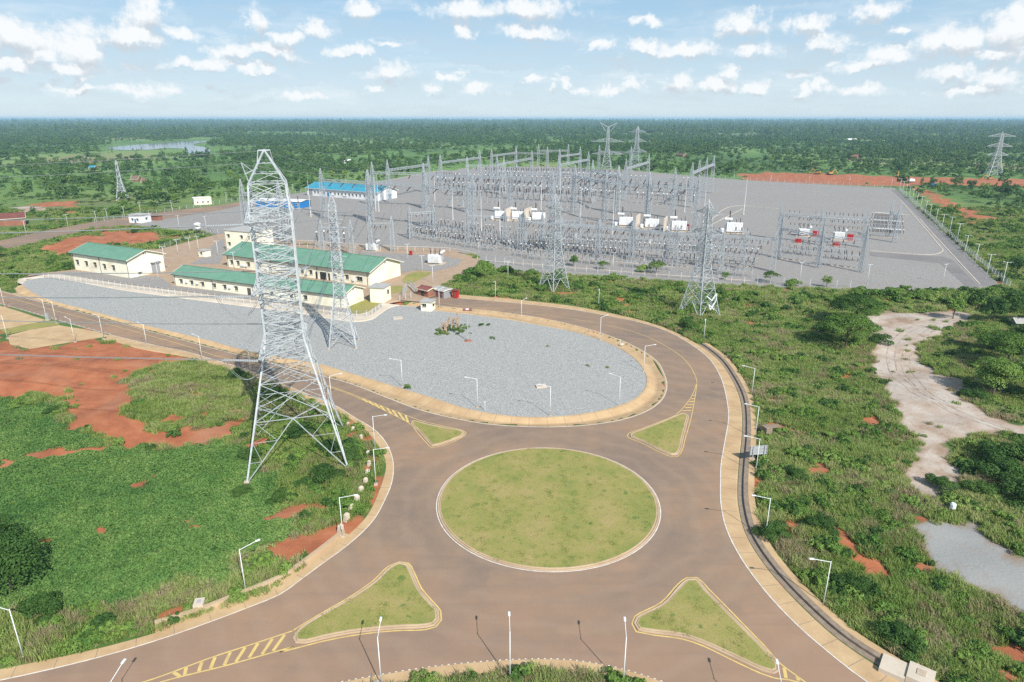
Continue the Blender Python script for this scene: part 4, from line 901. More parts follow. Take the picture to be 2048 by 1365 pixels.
B2 = gable('office_building', p0, p1, 11.0, 4.5, 2.0, 'long low cream building with green roof, front one behind the gravel oval', 'cream', 'green_roof', wins=(.05, .12, .19, .265, .33, .40, .61, .72, .80, .545), doors=((.475, 1.6, 2.7, 'pipe'), ), win=(1.25, 1.5), sill=1.3, pipes=5, ac=(.085, .155, .36, .67))
p1 = G(740, 572, .36); p0e = G(452, 508, 5.9)
B3 = gable('control_building', p0e, p1, 19.5, 5.6, 3.3, 'largest green roofed cream building, behind the long low one', 'cream', 'green_roof', wins=(.04, .09, .17, .25, .33, .50, .56, .62, .86, (.94, 2.2, 2.4, 1.6), (.78, 2.0, 1.5, 1.6)), doors=((.70, 3.0, 3.0, 'dark_glass'), (.655, .8, 2.8, 'dark_glass'), (.74, .8, 2.8, 'dark_glass')), win=(1.3, 1.7), sill=1.5, pipes=4, over=1.1, ac=(.115, .13, .15, .30, .47, .53, .59, .83, .90))
p0, p1 = G(453, 503, .36), G(510, 509, .36)
B4 = gable('stair_block', p0, p1, 12.5, 10.0, 0, 'three storey cream block with flat roof behind the largest green roof', 'cream', 'flat_roof', wins=((.16, 7.6, 1.3, 1.4), (.62, 7.6, 1.3, 1.4), (.16, 3.9, 1.3, 1.4), (.62, 3.9, 1.3, 1.4), (.88, 7.7, .5, 1.2)), flat=True, pipes=1)
p0, p1 = G(740, 607), G(768, 609)
gable('gate_house', p0, p1, 6, 5.2, 0, 'plain cream two storey flat roofed box beside the entrance gate', 'cream', 'flat_roof', flat=True, endwins=((.6, 3.2, 1.2, 1.5),), pipes=1)
p0, p1 = G(842, 622, .1), G(863, 623.5, .1)
gable('guard_hut', p0, p1, 3.6, 2.8, 0, 'small cream guard hut with pale flat roof on the gravel oval by the gate', 'cream', 'flat_roof', flat=True, endwins=((.5, 1.6, 1.6, 1.0),), wins=((.35, 1.7, 1.3, 1.0),))
p0, p1 = G(398, 515), G(411, 516.5)
gable('guard_box', p0, p1, 3.2, 2.8, 0, 'tiny cream guard box beside the left end of the largest green roofed building', 'cream', 'flat_roof', flat=True, wins=((.5, 1.7, 1., 1.),))
p0, p1 = G(615, 391), G(757, 402)
gable('switchgear_building', p0, p1, 22, 6.0, 3.6, 'long white building with bright blue roof at the far left of the switchyard', 'white_wall', 'blue_roof', wins=(.12, .165, .25, .35, .41, .46, .51, .56, .61, .66, .71, .76, .82, .88, .94), doors=((.31, 2.4, 3.2, 'blue_door'), (.05, 4.5, 4.4, 'door_grey')), win=(1.3, 1.7), sill=1.8, over=1.2, ac=(.38, .39, .53, .55, .57), end_door=(.62, 2.4, 3.2, 'blue_door'))
for i, (a, b, lab) in enumerate([((513,414.5),(552,416),'left one'), ((556,416),(603,417.5),'right one')]):
    p0, p1 = G(*a), G(*b)
    gable('cabin', p0, p1, 13, 4.3, .7, 'bright blue cabin with pale roof seen behind the giant tower, %s of two' % lab, 'blue_sheet', 'white_wall', wins=(.2, .5, .8), win=(1.4, 1.1), sill=1.7, over=.3, gwin=False, cat='cabin')
p0, p1 = G(259, 446), G(284, 447)
gable('gatehouse', p0, p1, 8, 4.6, 0, 'small white and blue grey gatehouse on the left perimeter road', 'white_wall', 'flat_roof', flat=True, wins=(.3, .7), win=(1.2, 1.2), endwins=((.5, 2.2, 1.3, 1.2),), doors=((.5, 1.1, 2.3, 'blue_door'),))
p0, p1 = G(303, 441), G(316, 442)
gable('shed', p0, p1, 3.5, 2.6, 0, 'small rusty red shed right of the white gatehouse', 'mud', 'rust_roof', flat=True, cat='shed')
p0, p1 = G(389, 411), G(424, 409)
gable('pump_house', p0, p1, 10, 4.6, 0, 'cream flat roofed building in the greenery beyond the left perimeter road', 'cream', 'cream_trim', flat=True, wins=(.2, .5, .8), win=(1, 1))
p0, p1 = G(-60, 458), G(52, 450)
gable('warehouse', p0, p1, 16, 4.2, 2.2, 'long rusty red roofed warehouse at the far left edge', 'mud', 'rust_roof', gwin=False, cat='warehouse')
p0, p1 = G(836, 592), G(856, 597)
gable('kiosk', p0, p1, 4, 2.5, .5, 'small kiosk with red sheet roof right of the entrance gate', 'mud', 'red_roof', gwin=False, cat='kiosk', doors=((.5, 1.4, 1.8, 'dark_glass'),), over=.5)
p0, p1 = G(862, 592), G(888, 598)
gable('kiosk', p0, p1, 4, 2.4, .2, 'grey corrugated kiosk between the red roofed kiosk and the red booth', 'door_grey', 'flat_roof', gwin=False, cat='kiosk', doors=((.5, 1.2, 1.9, 'rust_roof'), (.82, 1.0, 1.9, 'rust_roof')), over=.3)
p0, p1 = G(905, 596.5), G(914, 597.5)
gable('booth', p0, p1, 1.6, 2.4, 0, 'small bright red booth beside the northern road', 'red', 'rust_roof', flat=True, cat='booth', doors=((.5, .8, 1.9, 'rust_roof'),))
for (a, b, d, e, r, lab, wl_, rf_) in [((1703,320),(1722,320),12,4,3,'village house with red sheet roof in the trees beyond the red earthworks','mud','red_roof'),((1624,335),(1636,335),7,3,3,'brown thatched hut behind the red earthworks, left of the red roofed house','mud','thatch'),((1697,283),(1714,283),14,4,3,'far white roofed house in the right hand woods','white_wall','white_wall'),((806,291),(815,291),16,4,4,'tiny red roofed house far behind the blue roofed building','mud','red_roof'),((688,327),(700,327),9,3,2,'small white roofed shed in the bush left of the switchyard','white_wall','white_wall'),((262,364),(276,364),8,2.6,3,'thatched hut in the left field near the small tower','mud','thatch'),((283,369),(292,369),7,2.4,3,'second thatched hut in the left field, nearer than its neighbour','mud','thatch'),((178,342),(188,342),9,3,2.5,'tiny blue roofed house among trees at the left','mud','blue_roof'),((728,296),(738,296),14,4,3,'rust coloured far house left of the tiny red roofed house','mud','rust_roof'),((1172,259),(1182,259),25,6,6,'pale far house directly behind the tower with V shaped horns','white_wall','cream'),((915,260),(925,260),22,6,5,'pale yellow far house in the green fields at centre','cream','cream'),((1351,313),(1366,315),8,3,3,'brown village hut behind the middle of the far fence','mud','thatch'),((1860,307),(1868,307),9,3,3,'small pale roofed house in the right hand trees','mud','white_wall'),((1640,252),(1650,252),30,7,6,'bright far house near the horizon at the right','white_wall','white_wall'),((1330,280),(1340,280),10,4,3,'small pale hut in the woods right of the far towers','cream','flat_roof')]:
    gable('village_house', G(*a), G(*b), d, e, r, lab, wl_, rf_, gwin=False, cat='house', doors=((.5, 1.4, 2.2, 'pipe'),), win=(1, 1), wins=(.2,), over=.5)
# ---------------------------------------------------------------- the switchyard
U = Vector((.905, -.425, 0)).normalized(); V = Vector((.425, .905, 0)).normalized(); UA = math.atan2(U.y, U.x)
def col_mesh(name, hw, hb, hs, n, leg, br):
    mb = MB(); pf = interp([(0, hw), (hb, hw*.62), (hs, .06)]); mast(mb, pf, lv(0, hb, n) + lv(hb, hs, 3)[1:], leg, br, False, k_first=False); o = mb.build(name, M['steel_far']); me = o.data; bpy.data.objects.remove(o); return me
COLS = {'big': col_mesh('column', 1.5, 24, 31, 9, .22, .12), 'mid': col_mesh('column', 1.0, 13.6, 17, 7, .17, .09), 'low': col_mesh('column', .9, 13.6, 19.5, 7, .16, .09)}
CH = {'big': 23.5, 'mid': 13.2, 'low': 13.2}
ins_me = {}
for k, r_, L in (('big', .33, 4.2), ('mid', .2, 2.2), ('low', .2, 2.2)):
    mb = MB(); insulator(mb, (0,0,0), (0,-L*.82,-L*.55), r_, 7); o = mb.build('insulator_string', M['porcelain']); ins_me[k] = o.data; bpy.data.objects.remove(o)
def inst(name, me, parent, loc, rz=0.):
    o = bpy.data.objects.new(name, me); COL.objects.link(o); o.parent = parent; o.location = loc; o.rotation_euler = (0,0,rz); KIDS.setdefault(parent.name, []).append(o); return o
GAN = []
def gantry(pts, kind, label, strings=3, wires=True):
    pts = [Vector(p) for p in pts]; o = empty('switchyard_gantry', (pts[0].x, pts[0].y, 0), 0, label, 'gantry', 'lattice gantries of the switchyard'); h = CH[kind]; b0 = pts[0].copy(); b0.z = 0
    for p in pts:
        d = (pts[-1]-pts[0]); inst('column', COLS[kind], o, (p.x-b0.x, p.y-b0.y, 0), math.atan2(d.y, d.x))
    bw = {'big': 1.5, 'mid': 1.0, 'low': .9}[kind]
    for a, b in zip(pts, pts[1:]):
        A, B = Vector((a.x-b0.x, a.y-b0.y, h)), Vector((b.x-b0.x, b.y-b0.y, h)); L = (B-A).length; mb = MB(); truss(mb, A, B, bw, bw*.95, max(5, int(L/2.2)), bw*.13, bw*.075); mb.build('beam', M['steel_far'], o)
        for k in range(strings):
            q = A.lerp(B, (k+1)/(strings+1)); inst('insulator_string', ins_me[kind], o, (q.x, q.y, h-bw/2), math.atan2((B-A).y, (B-A).x))
    GAN.append((pts, kind)); return o
ht = lambda L, z: [G(x, y, z) for x, y in L]
BIG = [([(640,336),(733,340)], 'standing right behind the blue roofed building at far left'), ([(743,324),(846,326)], 'left rear, beam crossing just above the blue roof'), ([(774,320),(856,311)], 'second rear one at the left'),
 ([(880,308),(959,300)], 'with a beam rising obliquely to the right at rear left'), ([(934,313),(1008,313)], 'left of centre in the rear rows'), ([(983,297),(1032,292)], 'at the far rear left of centre'),
 ([(1032,292),(1095,293.5)], 'at the far rear centre'), ([(1077,288.6),(1137,288.6)], 'farthest of all, centre'), ([(994,311),(1064,301)], 'with an oblique beam at rear centre'), ([(1119.6,298),(1161,293.5)], 'rear, left of the V horned far tower'),
 ([(1199,290),(1263,292)], 'spanning in front of the V horned far tower'), ([(1118,312),(1177.5,303)], 'with an oblique beam below the V horned far tower'), ([(1253,318),(1298.6,307)], 'with a pale oblique beam right of the far towers'),
 ([(1238,331),(1351.6,336)], 'rear right, beam parallel to the far fence'), ([(1386,325),(1400,320),(1415,315),(1429,310.6)], 'rightmost tall one with four spires'), ([(846,326),(934,330)], 'left middle row, first span'),
 ([(934,330),(1020,333),(1105,338)], 'long two span one across the centre'), ([(1186,320),(1238,331)], 'centre right, short span'), ([(1150,330),(1213,340),(1300,345)], 'two span one in the middle of the rear right block'),
 ([(480,358),(555,360)], 'half hidden behind the giant tower'), ([(735,339),(850,346)], 'left middle, beam in front of the blue roof'), ([(850,346),(945,352)], 'left middle row, second span'), ([(1300,345),(1399,350)], 'right middle row of the tall block')]
for L, s in BIG: gantry(ht(L, 31), 'big', 'tall lattice gantry ' + s)
MID = [([(738,432),(782,432)], 'left front with hanging brown strings'), ([(818,413),(866,410)], 'front left of centre with three brown strings'), ([(934,418),(1010,420),(1085,426)], 'two span one in front of the left transformers'),
       ([(1085,424),(1160,428)], 'short one in the middle front rows'), ([(640,440),(700,440)], 'small one behind the largest green roof')]
for L, s in MID: gantry(ht(L, 17), 'mid', 'medium lattice gantry ' + s)
gantry([Vector((*G(x, y, 13.4).to_2d(), 0)) for x, y in [(1050,444),(1123,448),(1200,453),(1268,459),(1337,465),(1415,470),(1490,475),(1553,479)]], 'mid', 'very long low gantry running across the front of the switchyard')
gantry([G(x, y) for x, y in [(1040,499),(1120,508),(1195,515),(1262,521),(1350,533),(1440,543)]], 'mid', 'long front row gantry nearest the scrub', strings=3)
gantry(ht([(1564,402),(1647,409),(1737.5,413)], 20), 'low', 'rear gantry of the separate right hand yard'); gantry([G(x, y) for x, y in [(1556,516),(1636,536),(1721,545)]], 'low', 'front gantry of the separate right hand yard')
gantry(ht([(1786,410),(1801,418)], 17), 'low', 'small rightmost gantry beside the dense capacitor block', strings=0)
# strung conductors between neighbouring gantries
def wires(i, j, label, h1=None):
    (A, ka), (B, kb) = GAN[i], GAN[j]; sp = []
    for t in (.2, .4, .6, .8):
        a = A[0].lerp(A[-1], t); b = B[0].lerp(B[-1], t); a.z = CH[ka]-1; b.z = CH[kb]-1; sp.append((a, b, 1.5, 0))
    add_line(sp, label, .045, 'overhead conductors inside the switchyard', 'busbar_wires')
for i, j in [(0,20),(20,1),(21,15),(15,4),(16,6),(16,4),(18,10),(22,13),(13,10),(23,20),(24,21),(25,16),(26,18),(5,7),(17,11),(18,12),(22,14),(30,31)]:
    if i < len(GAN) and j < len(GAN): wires(i, j, 'sagging conductors strung between two lattice gantries of the switchyard')
mbw = MB()
# ---- apparatus prototypes
def post(h0, hi, r, name, label, cat, cap=.2, black='porcelain', base=1., head=None):
    o = empty(name, (0,0,0), 0, label, cat); mb = MB(); w = .22*base
    for c in ((-1,-1),(1,-1),(1,1),(-1,1)): mb.bar((c[0]*w, c[1]*w, 0), (c[0]*w, c[1]*w, h0), .09*base)
    for k in range(4): z0, z1 = h0*k/4, h0*(k+1)/4; mb.bar((-w,-w,z0), (w,-w,z1), .06); mb.bar((w,w,z0), (-w,w,z1), .06); mb.bar((w,-w,z0), (w,w,z1), .06); mb.bar((-w,w,z0), (-w,-w,z1), .06)
    mb.box((0,0,h0+.04), (w*2.6, w*2.6, .1)); mb.build('support', M['steel_far'], o)
    mb = MB(); mb.box((0,0,.08), (1.0*base, 1.0*base, .3)); mb.build('plinth', M['concrete'], o)
    mb = MB(); insulator(mb, (0,0,h0+.1), (0,0,h0+hi), r*1.3, 8, 6); mb.build('insulator', M[black], o)
    mb = MB(); mb.lathe((0,0,h0+hi), [(cap,0),(cap*1.1,cap*.6),(cap*.7,cap*1.6)] if not head else head, 7); mb.build('head', M['lamp_white'] if cap > .25 else M['steel_far'], o)
    return o
def disconnector(k, label):
    o = empty('disconnector_switch', (0,0,0), 0, label, 'disconnector'); mb = MB(); h = 2.6*k; s = 3.0*k; d = 1.3*k
    for x in (-s*1.15, 0, s*1.15):
        for y in (-d, d): mb.bar((x, y, 0), (x, y, h), .16*k)
        mb.bar((x, -d, h), (x, d, h), .14*k); mb.bar((x, -d, .3), (x, d, h*.9), .07*k)
    for y in (-d, d): mb.bar((-s*1.3, y, h), (s*1.3, y, h), .2*k); mb.bar((-s*1.15, y, .4), (0, y, h), .07*k)
    mb.build('frame', M['steel_far'], o)
    for x in (-s, 0, s):
        for y in (-d, d): mb = MB(); insulator(mb, (x, y, h+.1), (x, y, h+1.75*k), .2*k, 6, 6); mb.build('insulator', M['porcelain'], o)
        mb = MB(); mb.tube([(x, -d*1.2, h+1.85*k), (x, 0, h+2.0*k), (x, d*1.2, h+1.85*k)], .05*k, 5); mb.build('blade', M['alu'], o)
    return o
def breaker(k, label):
    o = empty('circuit_breaker', (0,0,0), 0, label, 'circuit breaker'); mb = MB(); h = 2.3*k; s = 2.4*k
    for x in (-s, 0, s):
        for c in (-.3, .3): mb.bar((x+c*k, -.3*k, 0), (x+c*k*.6, 0, h), .12*k); mb.bar((x+c*k, .3*k, 0), (x+c*k*.6, 0, h), .12*k)
    mb.bar((-s*1.1, 0, h), (s*1.1, 0, h), .32*k); mb.build('frame', M['steel_far'], o)
    for x in (-s, 0, s): mb = MB(); insulator(mb, (x, 0, h+.15), (x, 0, h+1.3*k), .15*k, 6, 6); insulator(mb, (x, 0, h+1.3*k), (x, 0, h+2.6*k), .2*k, 6, 6); mb.build('pole_insulator', M['porcelain'], o)
    mb = MB(); mb.box((.9*k, -.6*k, 1.2*k), (.8*k, .6*k, 1.1*k)); mb.build('control_box', M['grey_box'], o)
    return o
NOTE = 'among the rows of the switchyard'
PR_ = {}
def place(kind, p, rz, sc=1., note=None):
    spec = PR_[kind]
    if spec['n'] >= 296: return None
    if not spec['used']: o = spec['o']; o.location = (p.x, p.y, .03); o.rotation_euler = (0,0,rz); o.scale = (sc,)*3; spec['used'] = True
    else: o = copy_tree(spec['o'], None, (p.x, p.y, .03), rz, None, sc)
    o['group'] = spec['g']; spec['n'] += 1
    o['label'] = spec['lab'] + ' ' + (note or NOTE)
    return o
def reg(kind, o, g): PR_[kind] = dict(o=o, g=g, used=False, n=0, lab=o['label'].strip())
reg('disc', disconnector(1., 'disconnector switch with six brown posts'), 'disconnector switches'); reg('brk', breaker(1., 'circuit breaker with brown columns'), 'circuit breakers')
reg('ct', post(2.3, 1.9, .17, 'instrument_transformer', 'small instrument transformer with dark ribbed column', 'instrument transformer', .26), 'instrument transformers'); reg('pi', post(2.8, 1.5, .14, 'post_insulator', 'slim dark post insulator', 'post insulator', .1), 'post insulators')
reg('CT', post(3.4, 4.4, .27, 'tall_instrument_transformer', 'tall instrument transformer with white cap', 'instrument transformer', .5, 'grey_ins', 1.5), 'tall instrument transformers'); reg('PI', post(4.0, 4.2, .2, 'tall_post_insulator', 'tall black post insulator', 'post insulator', .2, 'porcelain', 1.5), 'tall post insulators')
reg('DISC', disconnector(2., 'tall disconnector switch'), 'tall disconnector switches'); reg('BRK', breaker(1.9, 'tall three pole circuit breaker'), 'tall circuit breakers')
def bil(q, s, t): a = q[0].lerp(q[1], s); b = q[3].lerp(q[2], s); return a.lerp(b, t)
def field(q, nu, rows, gap, note, rng_=random, skip=.08, sc=1., ang=UA):
    q = [G(*p) for p in q]; n = len(rows)
    for j, kd in enumerate(rows):
        t = (j+.5)/n
        for i in range(nu):
            nt = note + (', left half' if i < nu/2 else ', right half')
            if rng_.random() < skip: continue
            c = bil(q, (i+.5)/nu, t)
            if kd in ('ct', 'pi', 'CT', 'PI'):
                for k in (-1, 0, 1): place(kd, c + U*gap*k, ang, sc, nt)
            else: place(kd, c, ang, sc, nt)
random.seed(5)
field([(812,476),(1060,520),(1100,478),(850,448)], 8, ['disc','ct','brk','pi','disc','pi','ct'], 2.4, 'in the left front block')
field([(1055,522),(1500,560),(1530,492),(1095,472)], 15, ['disc','pi','ct','brk','ct','disc','pi','disc'], 2.4, 'in the front rows by the scrub')
field([(1100,468),(1520,488),(1500,468),(1130,455)], 9, ['pi','disc'], 2.2, 'beneath the long low gantry')
field([(1560,524),(1715,545),(1715,505),(1570,490)], 6, ['pi','disc','brk'], 2.2, 'in the right yard front')
field([(1575,468),(1735,480),(1738,438),(1575,428)], 6, ['pi','ct','disc'], 2.2, 'in the right yard back')
field([(1738,478),(1803,482),(1800,440),(1745,436)], 7, ['ct','pi','ct','pi','ct'], 1.5, 'in the dense rightmost block', skip=0)
field([(900,405),(1185,425),(1190,372),(905,362)], 9, ['PI','DISC','CT','BRK','PI','CT'], 4.5, 'in the rear left block')
field([(1160,405),(1390,420),(1390,372),(1170,362)], 8, ['CT','PI','BRK','DISC','PI','CT'], 4.2, 'in the rear right block')
field([(870,393),(905,397),(910,360),(880,356)], 2, ['PI','CT','DISC'], 4.2, 'beside the far left gantries')
field([(960,362),(1230,368),(1260,347),(980,342)], 9, ['CT','DISC','PI'], 4.5, 'in the farthest rear rows')
for x, y in [(546,489),(573,492),(636,496),(650,494),(664,497),(676,496),(690,499)]: place('PI' if x % 2 else 'CT', G(x, y), UA, .95, 'behind the largest green roof')
for x, y in [(623,430),(650,426),(580,425),(598,421)]: place('PI', G(x, y), UA, 1.2, 'in front of the blue cabins')
# rigid busbars on posts
for k, (a, b, z) in enumerate([((1060,505),(1500,545),6.2),((1080,490),(1510,525),6.2),((830,470),(1050,510),6.2),((1570,500),(1715,520),6.2),((930,392),(1190,405),11),((1180,388),(1390,400),11),((930,375),(1180,385),13)]):
    A, B = G(*a), G(*b)
    for q in range(3):
        wh = ['across the front rows nearest the scrub', 'over the second front rows', 'over the left front rows', 'inside the right hand yard', 'over the rear left block', 'over the rear right block', 'over the middle of the rear left block'][k]; mb = MB(); o_ = V*3.2*q; mb.tube([A+o_+Vector((0,0,z)), B+o_+Vector((0,0,z))], .09, 5); tag(mb.build('busbar_tube', M['alu']), ['near', 'middle', 'far'][q] + ' aluminium busbar tube of three ' + wh, 'busbar', 'busbar tubes of the switchyard')
# long black wave traps and slender lightning masts
mast_p = empty('lightning_mast', (0,0,0), 0, '', 'lightning mast'); mb = MB(); mb.tube([(0,0,0),(0,0,14),(0,0,24)], .2, 6, .05); mb.build('mast_tube', M['lamp_white'], mast_p); mb = MB(); mb.box((0,0,.2), (1.2,1.2,.5)); mb.build('plinth', M['concrete'], mast_p)
for i, (x, y) in enumerate([(752,423),(870,402),(906,440),(963,470),(1082,440),(1120,400),(1225,470),(1369,425),(1404,470),(1487,430),(622,434),(758,424),(1160,470),(1000,470)]):
    p = G(x, y); lab = '%s slender white lightning mast from the left inside the switchyard' % ORD[i].replace('nearest', 'first')
    if i == 0: mast_p.location = p; mast_p['label'] = lab; mast_p['group'] = 'lightning masts'
    else: copy_tree(mast_p, None, p, 0, lab)
# ---- transformers
def fins(mb, x0, x1, y, z0, z1, n, d):
    for k in range(n): x = x0 + (x1-x0)*(k+.5)/n; mb.box((x, y, (z0+z1)/2), ((x1-x0)/n*.8, d, z1-z0))
def big_trafo(label):
    o = empty('power_transformer', (0,0,0), 0, label, 'transformer'); mb = MB(); mb.box((0, 1.5, 3.0), (8.2, 3.6, 4.8)); mb.box((0, 1.5, 5.5), (8.5, 3.9, .22)); mb.box((-4.5, 1.2, 2.6), (1.0, 2.2, 3.0)); mb.build('tank', M['white_tank'], o)
    mb = MB(); fins(mb, -3.9, 4.3, -.9, 1.0, 5.9, 11, 1.5); mb.box((.2, -.9, 5.75), (8.3, 1.2, .25)); mb.box((.2, -.9, 1.1), (8.3, 1.2, .2)); mb.build('radiator', M['tank_side'], o)
    mb = MB(); pts = [(-5.2, .6, 7.6), (-1.2, .6, 7.6)]; mb.tube(pts, .75, 12); mb.build('conservator', M['white_tank'], o)
    mb = MB(); mb.bar((-4.6, .6, 5.6), (-4.6, .6, 7), .2); mb.bar((-1.9, .6, 5.6), (-1.9, .6, 7), .2); mb.bar((-3.2, .6, 5.6), (-3.2, .6, 7), .2); mb.build('conservator_frame', M['steel_far'], o)
    for (x, y, h, r) in ((-2.4, 2.6, 6.2, .36), (3.2, 2.2, 2.4, .22), (1.2, 2.6, 1.6, .18)):
        mb = MB(); insulator(mb, (x, y, 5.6), (x-.2, y+.3, 5.6+h), r, 12, 7); mb.build('bushing', M['porcelain'], o)
    mb = MB(); mb.lathe((-6.1, -.8, .3), [(.9, 0), (1.0, .2), (1.0, 1.8), (.8, 2.3)], 10); mb.build('oil_vessel', M['tank_side'], o)
    mb = MB(); mb.box((0, .6, .25), (11, 6.6, .5)); mb.box((-1, -2.9, .1), (9, .5, .35)); mb.build('foundation', M['concrete'], o)
    mb = MB(); mb.box((4.9, .8, 1.8), (.8, 1.4, 2.2)); mb.build('control_cabinet', M['grey_box'], o)
    return o
def small_trafo(label):
    o = empty('power_transformer', (0,0,0), 0, label, 'transformer'); mb = MB(); mb.box((0, 0, 2.3), (5.2, 2.4, 3.2)); mb.box((0, 0, 4.0), (5.5, 2.7, .2)); mb.box((-1.2, -1.4, 2.2), (1.3, .5, 1.6)); mb.build('tank', M['white_tank'], o)
    for s in (-1, 1): mb = MB(); fins(mb, -2.4, 2.4, s*1.9, 1.0, 3.9, 9, 1.1); mb.build('radiator', M['white_tank'], o)
    mb = MB(); mb.tube([(3.2, -1.2, 5.3), (3.2, 1.6, 5.3)], .62, 12); mb.build('conservator', M['white_tank'], o)
    mb = MB(); mb.bar((3.2, -.8, 2), (3.2, -.8, 4.9), .16); mb.bar((3.2, 1.1, 2), (3.2, 1.1, 4.9), .16); mb.build('conservator_frame', M['steel_far'], o)
    for k, x in enumerate((-1.9, -.1, 1.7)):
        mb = MB(); insulator(mb, (x, .2, 4.1), (x+(k-1)*.45, .5, 6.5), .2, 8, 7); mb.build('bushing', M['porcelain'], o)
    mb = MB(); mb.box((0, 0, .3), (8, 5.2, .6)); mb.build('foundation', M['concrete'], o)
    return o
bt = big_trafo(''); 
for i, (x, y, s, lab) in enumerate([(1002,440,.92,'big white transformer, leftmost of the three on the left between cream firewalls'),(1036,441,.92,'big white transformer, middle one of the left three, between two firewalls'),(1077,443,.92,'big white transformer, rightmost of the left three'),
    (1251,453,.92,'big white finned transformer, leftmost of the right three'),(1303,457,.92,'big white finned transformer, middle one of the right three'),(1357,463,.98,'big white finned transformer beside a red hydrant cabinet, rightmost of the right three'),(1467,467,1.0,'lone white finned transformer with one tall brown bushing on open gravel')]):
    if i == 0: bt.location = G(x, y); bt.rotation_euler = (0,0,UA+.18); bt['label'] = lab; bt.scale = (s,)*3; bt['group'] = 'big white transformers'
    else: copy_tree(bt, None, G(x, y), UA+.18, lab, s)
st = small_trafo('')
for i, (x, y, s, lab) in enumerate([(1606,473,1.,'smaller cream white transformer with three bushings, left one of the right hand yard'),(1676,480,1.,'smaller cream white transformer with three bushings, right one of the right hand yard'),(745,503,.95,'white transformer behind the right end of the largest green roof'),(871,529,1.05,'white transformer on gravel just right of the green roofed buildings, nearest of all')]):
    if i == 0: st.location = G(x, y); st.rotation_euler = (0,0,UA+.2); st['label'] = lab; st['group'] = 'smaller white transformers'
    else: copy_tree(st, None, G(x, y), UA+.2, lab, s)
def firewall(px, py, L, h, lab):
    mb = MB(); mb.box((0, 0, h/2), (.7, L, h)); mb.box((0, 0, h+.08), (.9, L+.3, .18)); o = mb.build('firewall', M['firewall']); o.location = G(px, py); o.rotation_euler = (0,0,UA+.1); tag(o, lab, 'wall', 'firewalls between transformers')
firewall(1019, 441, 13, 7.6, 'cream firewall between the first and second of the left three transformers'); firewall(1056, 442, 13, 7.6, 'cream firewall between the second and third of the left three transformers')
firewall(1275, 458, 12, 7.6, 'cream firewall between the first and second of the right three transformers'); firewall(1330, 462, 12, 7.2, 'cream firewall between the second and third of the right three transformers')
def cabinet(px, py, w, d, h, mat, name, lab, cat, rz=UA):
    o = empty(name, G(px, py), rz, lab, cat); mb = MB(); mb.box((0,0,h/2+.15), (w,d,h)); mb.box((0,0,h+.2), (w+.15,d+.15,.1)); mb.build('body', M[mat], o)
    mb = MB(); mb.box((0,-d/2-.03,h/2+.15), (w*.8,.05,h*.85)); dd = mb.build('door', M[mat], o); mb = MB(); mb.box((w*.3,-d/2-.08,h/2), (.06,.06,.25)); mb.build('handle', M['alu'], dd)
    mb = MB(); mb.box((0,0,.08), (w+.4,d+.4,.2)); mb.build('plinth', M['concrete'], o); return o
for x, y, w, d, h, m_, nm_, lb, ct in [(1374,461,2.,1.4,3.0,'red','hydrant_cabinet','red hydrant cabinet right of the right three transformers','cabinet'),(1104,441,1.6,1.2,2.6,'red','hydrant_cabinet','red hydrant cabinet right of the left three transformers','cabinet'),
  (1631,474,3.2,2,2.8,'red','hydrant_cabinet','dark red cabinet between the two smaller transformers of the right yard','cabinet'),(1699,482,3.,2,3.0,'red','hydrant_cabinet','bright red cabinet right of the rightmost transformer','cabinet'),(1596,486,3,1.6,1.7,'red','hydrant_cabinet','low red box in front of the left transformer of the right yard','cabinet'),
  (1671,492,3,1.6,1.7,'red','hydrant_cabinet','low red box in front of the right transformer of the right yard','cabinet'),(822,512,1.2,.9,2.0,'red','hydrant_cabinet','red hydrant cabinet on the gravel beyond the largest green roofed building','cabinet'),(900,412,2.4,2,3.6,'grey_box','relay_cabinet','grey relay cabinet on open yard gravel, left of a pair','cabinet'),(924,413,2.4,2,3.6,'grey_box','relay_cabinet','grey relay cabinet on open yard gravel, right of a pair','cabinet'),
  (1153,478,1.7,1.3,2.4,'white_tank','marshalling_box','white marshalling box in the low rows, left of three','cabinet'),(1300,490,1.7,1.3,2.4,'white_tank','marshalling_box','white marshalling box in the low rows, middle of three','cabinet'),(1424,500,1.7,1.3,2.4,'white_tank','marshalling_box','white marshalling box in the low rows, right of three','cabinet'),
  (1173,442,.6,.6,1.8,'grey_box','small_kiosk','small dark cabinet on bare gravel between the transformer groups','cabinet')]:
    cabinet(x, y, w, d, h, m_, nm_, lb, ct)
# ---- fences
def fence(pts, h, sp, label, mesh_mat, top=False):
    P = [G(*p) for p in pts]; o = empty('chain_link_fence', P[0], 0, label, 'fence'); b0 = P[0]; Q = resample([p.to_2d() for p in P], max(2, int(sum((P[i+1]-P[i]).length for i in range(len(P)-1))/sp)))[:100]
    mb = MB(); mb.bar((0,0,0), (0,0,h), .09); mb.bar((0,0,h), (.28,0,h+.3), .07); pm_ = mb.build('post', M['lamp_white'], None); me_ = pm_.data; bpy.data.objects.remove(pm_)
    for q in Q: inst('post', me_, o, (q.x-b0.x, q.y-b0.y, 0))
    mb = MB()
    for a, b in zip(Q, Q[1:]):
        for z in (.15, h*.5, h-.05, h+.2): mb.bar((a.x-b0.x, a.y-b0.y, z), (b.x-b0.x, b.y-b0.y, z), .03)
        n = int((b-a).length/.5)
        for k in range(n): p = a.lerp(b, k/n); r_ = a.lerp(b, min(1, (k+2)/n)); mb.bar((p.x-b0.x, p.y-b0.y, .1), (r_.x-b0.x, r_.y-b0.y, h), .016); mb.bar((r_.x-b0.x, r_.y-b0.y, .1), (p.x-b0.x, p.y-b0.y, h), .016)
    mb.build('wire_mesh', M['cable'], o)
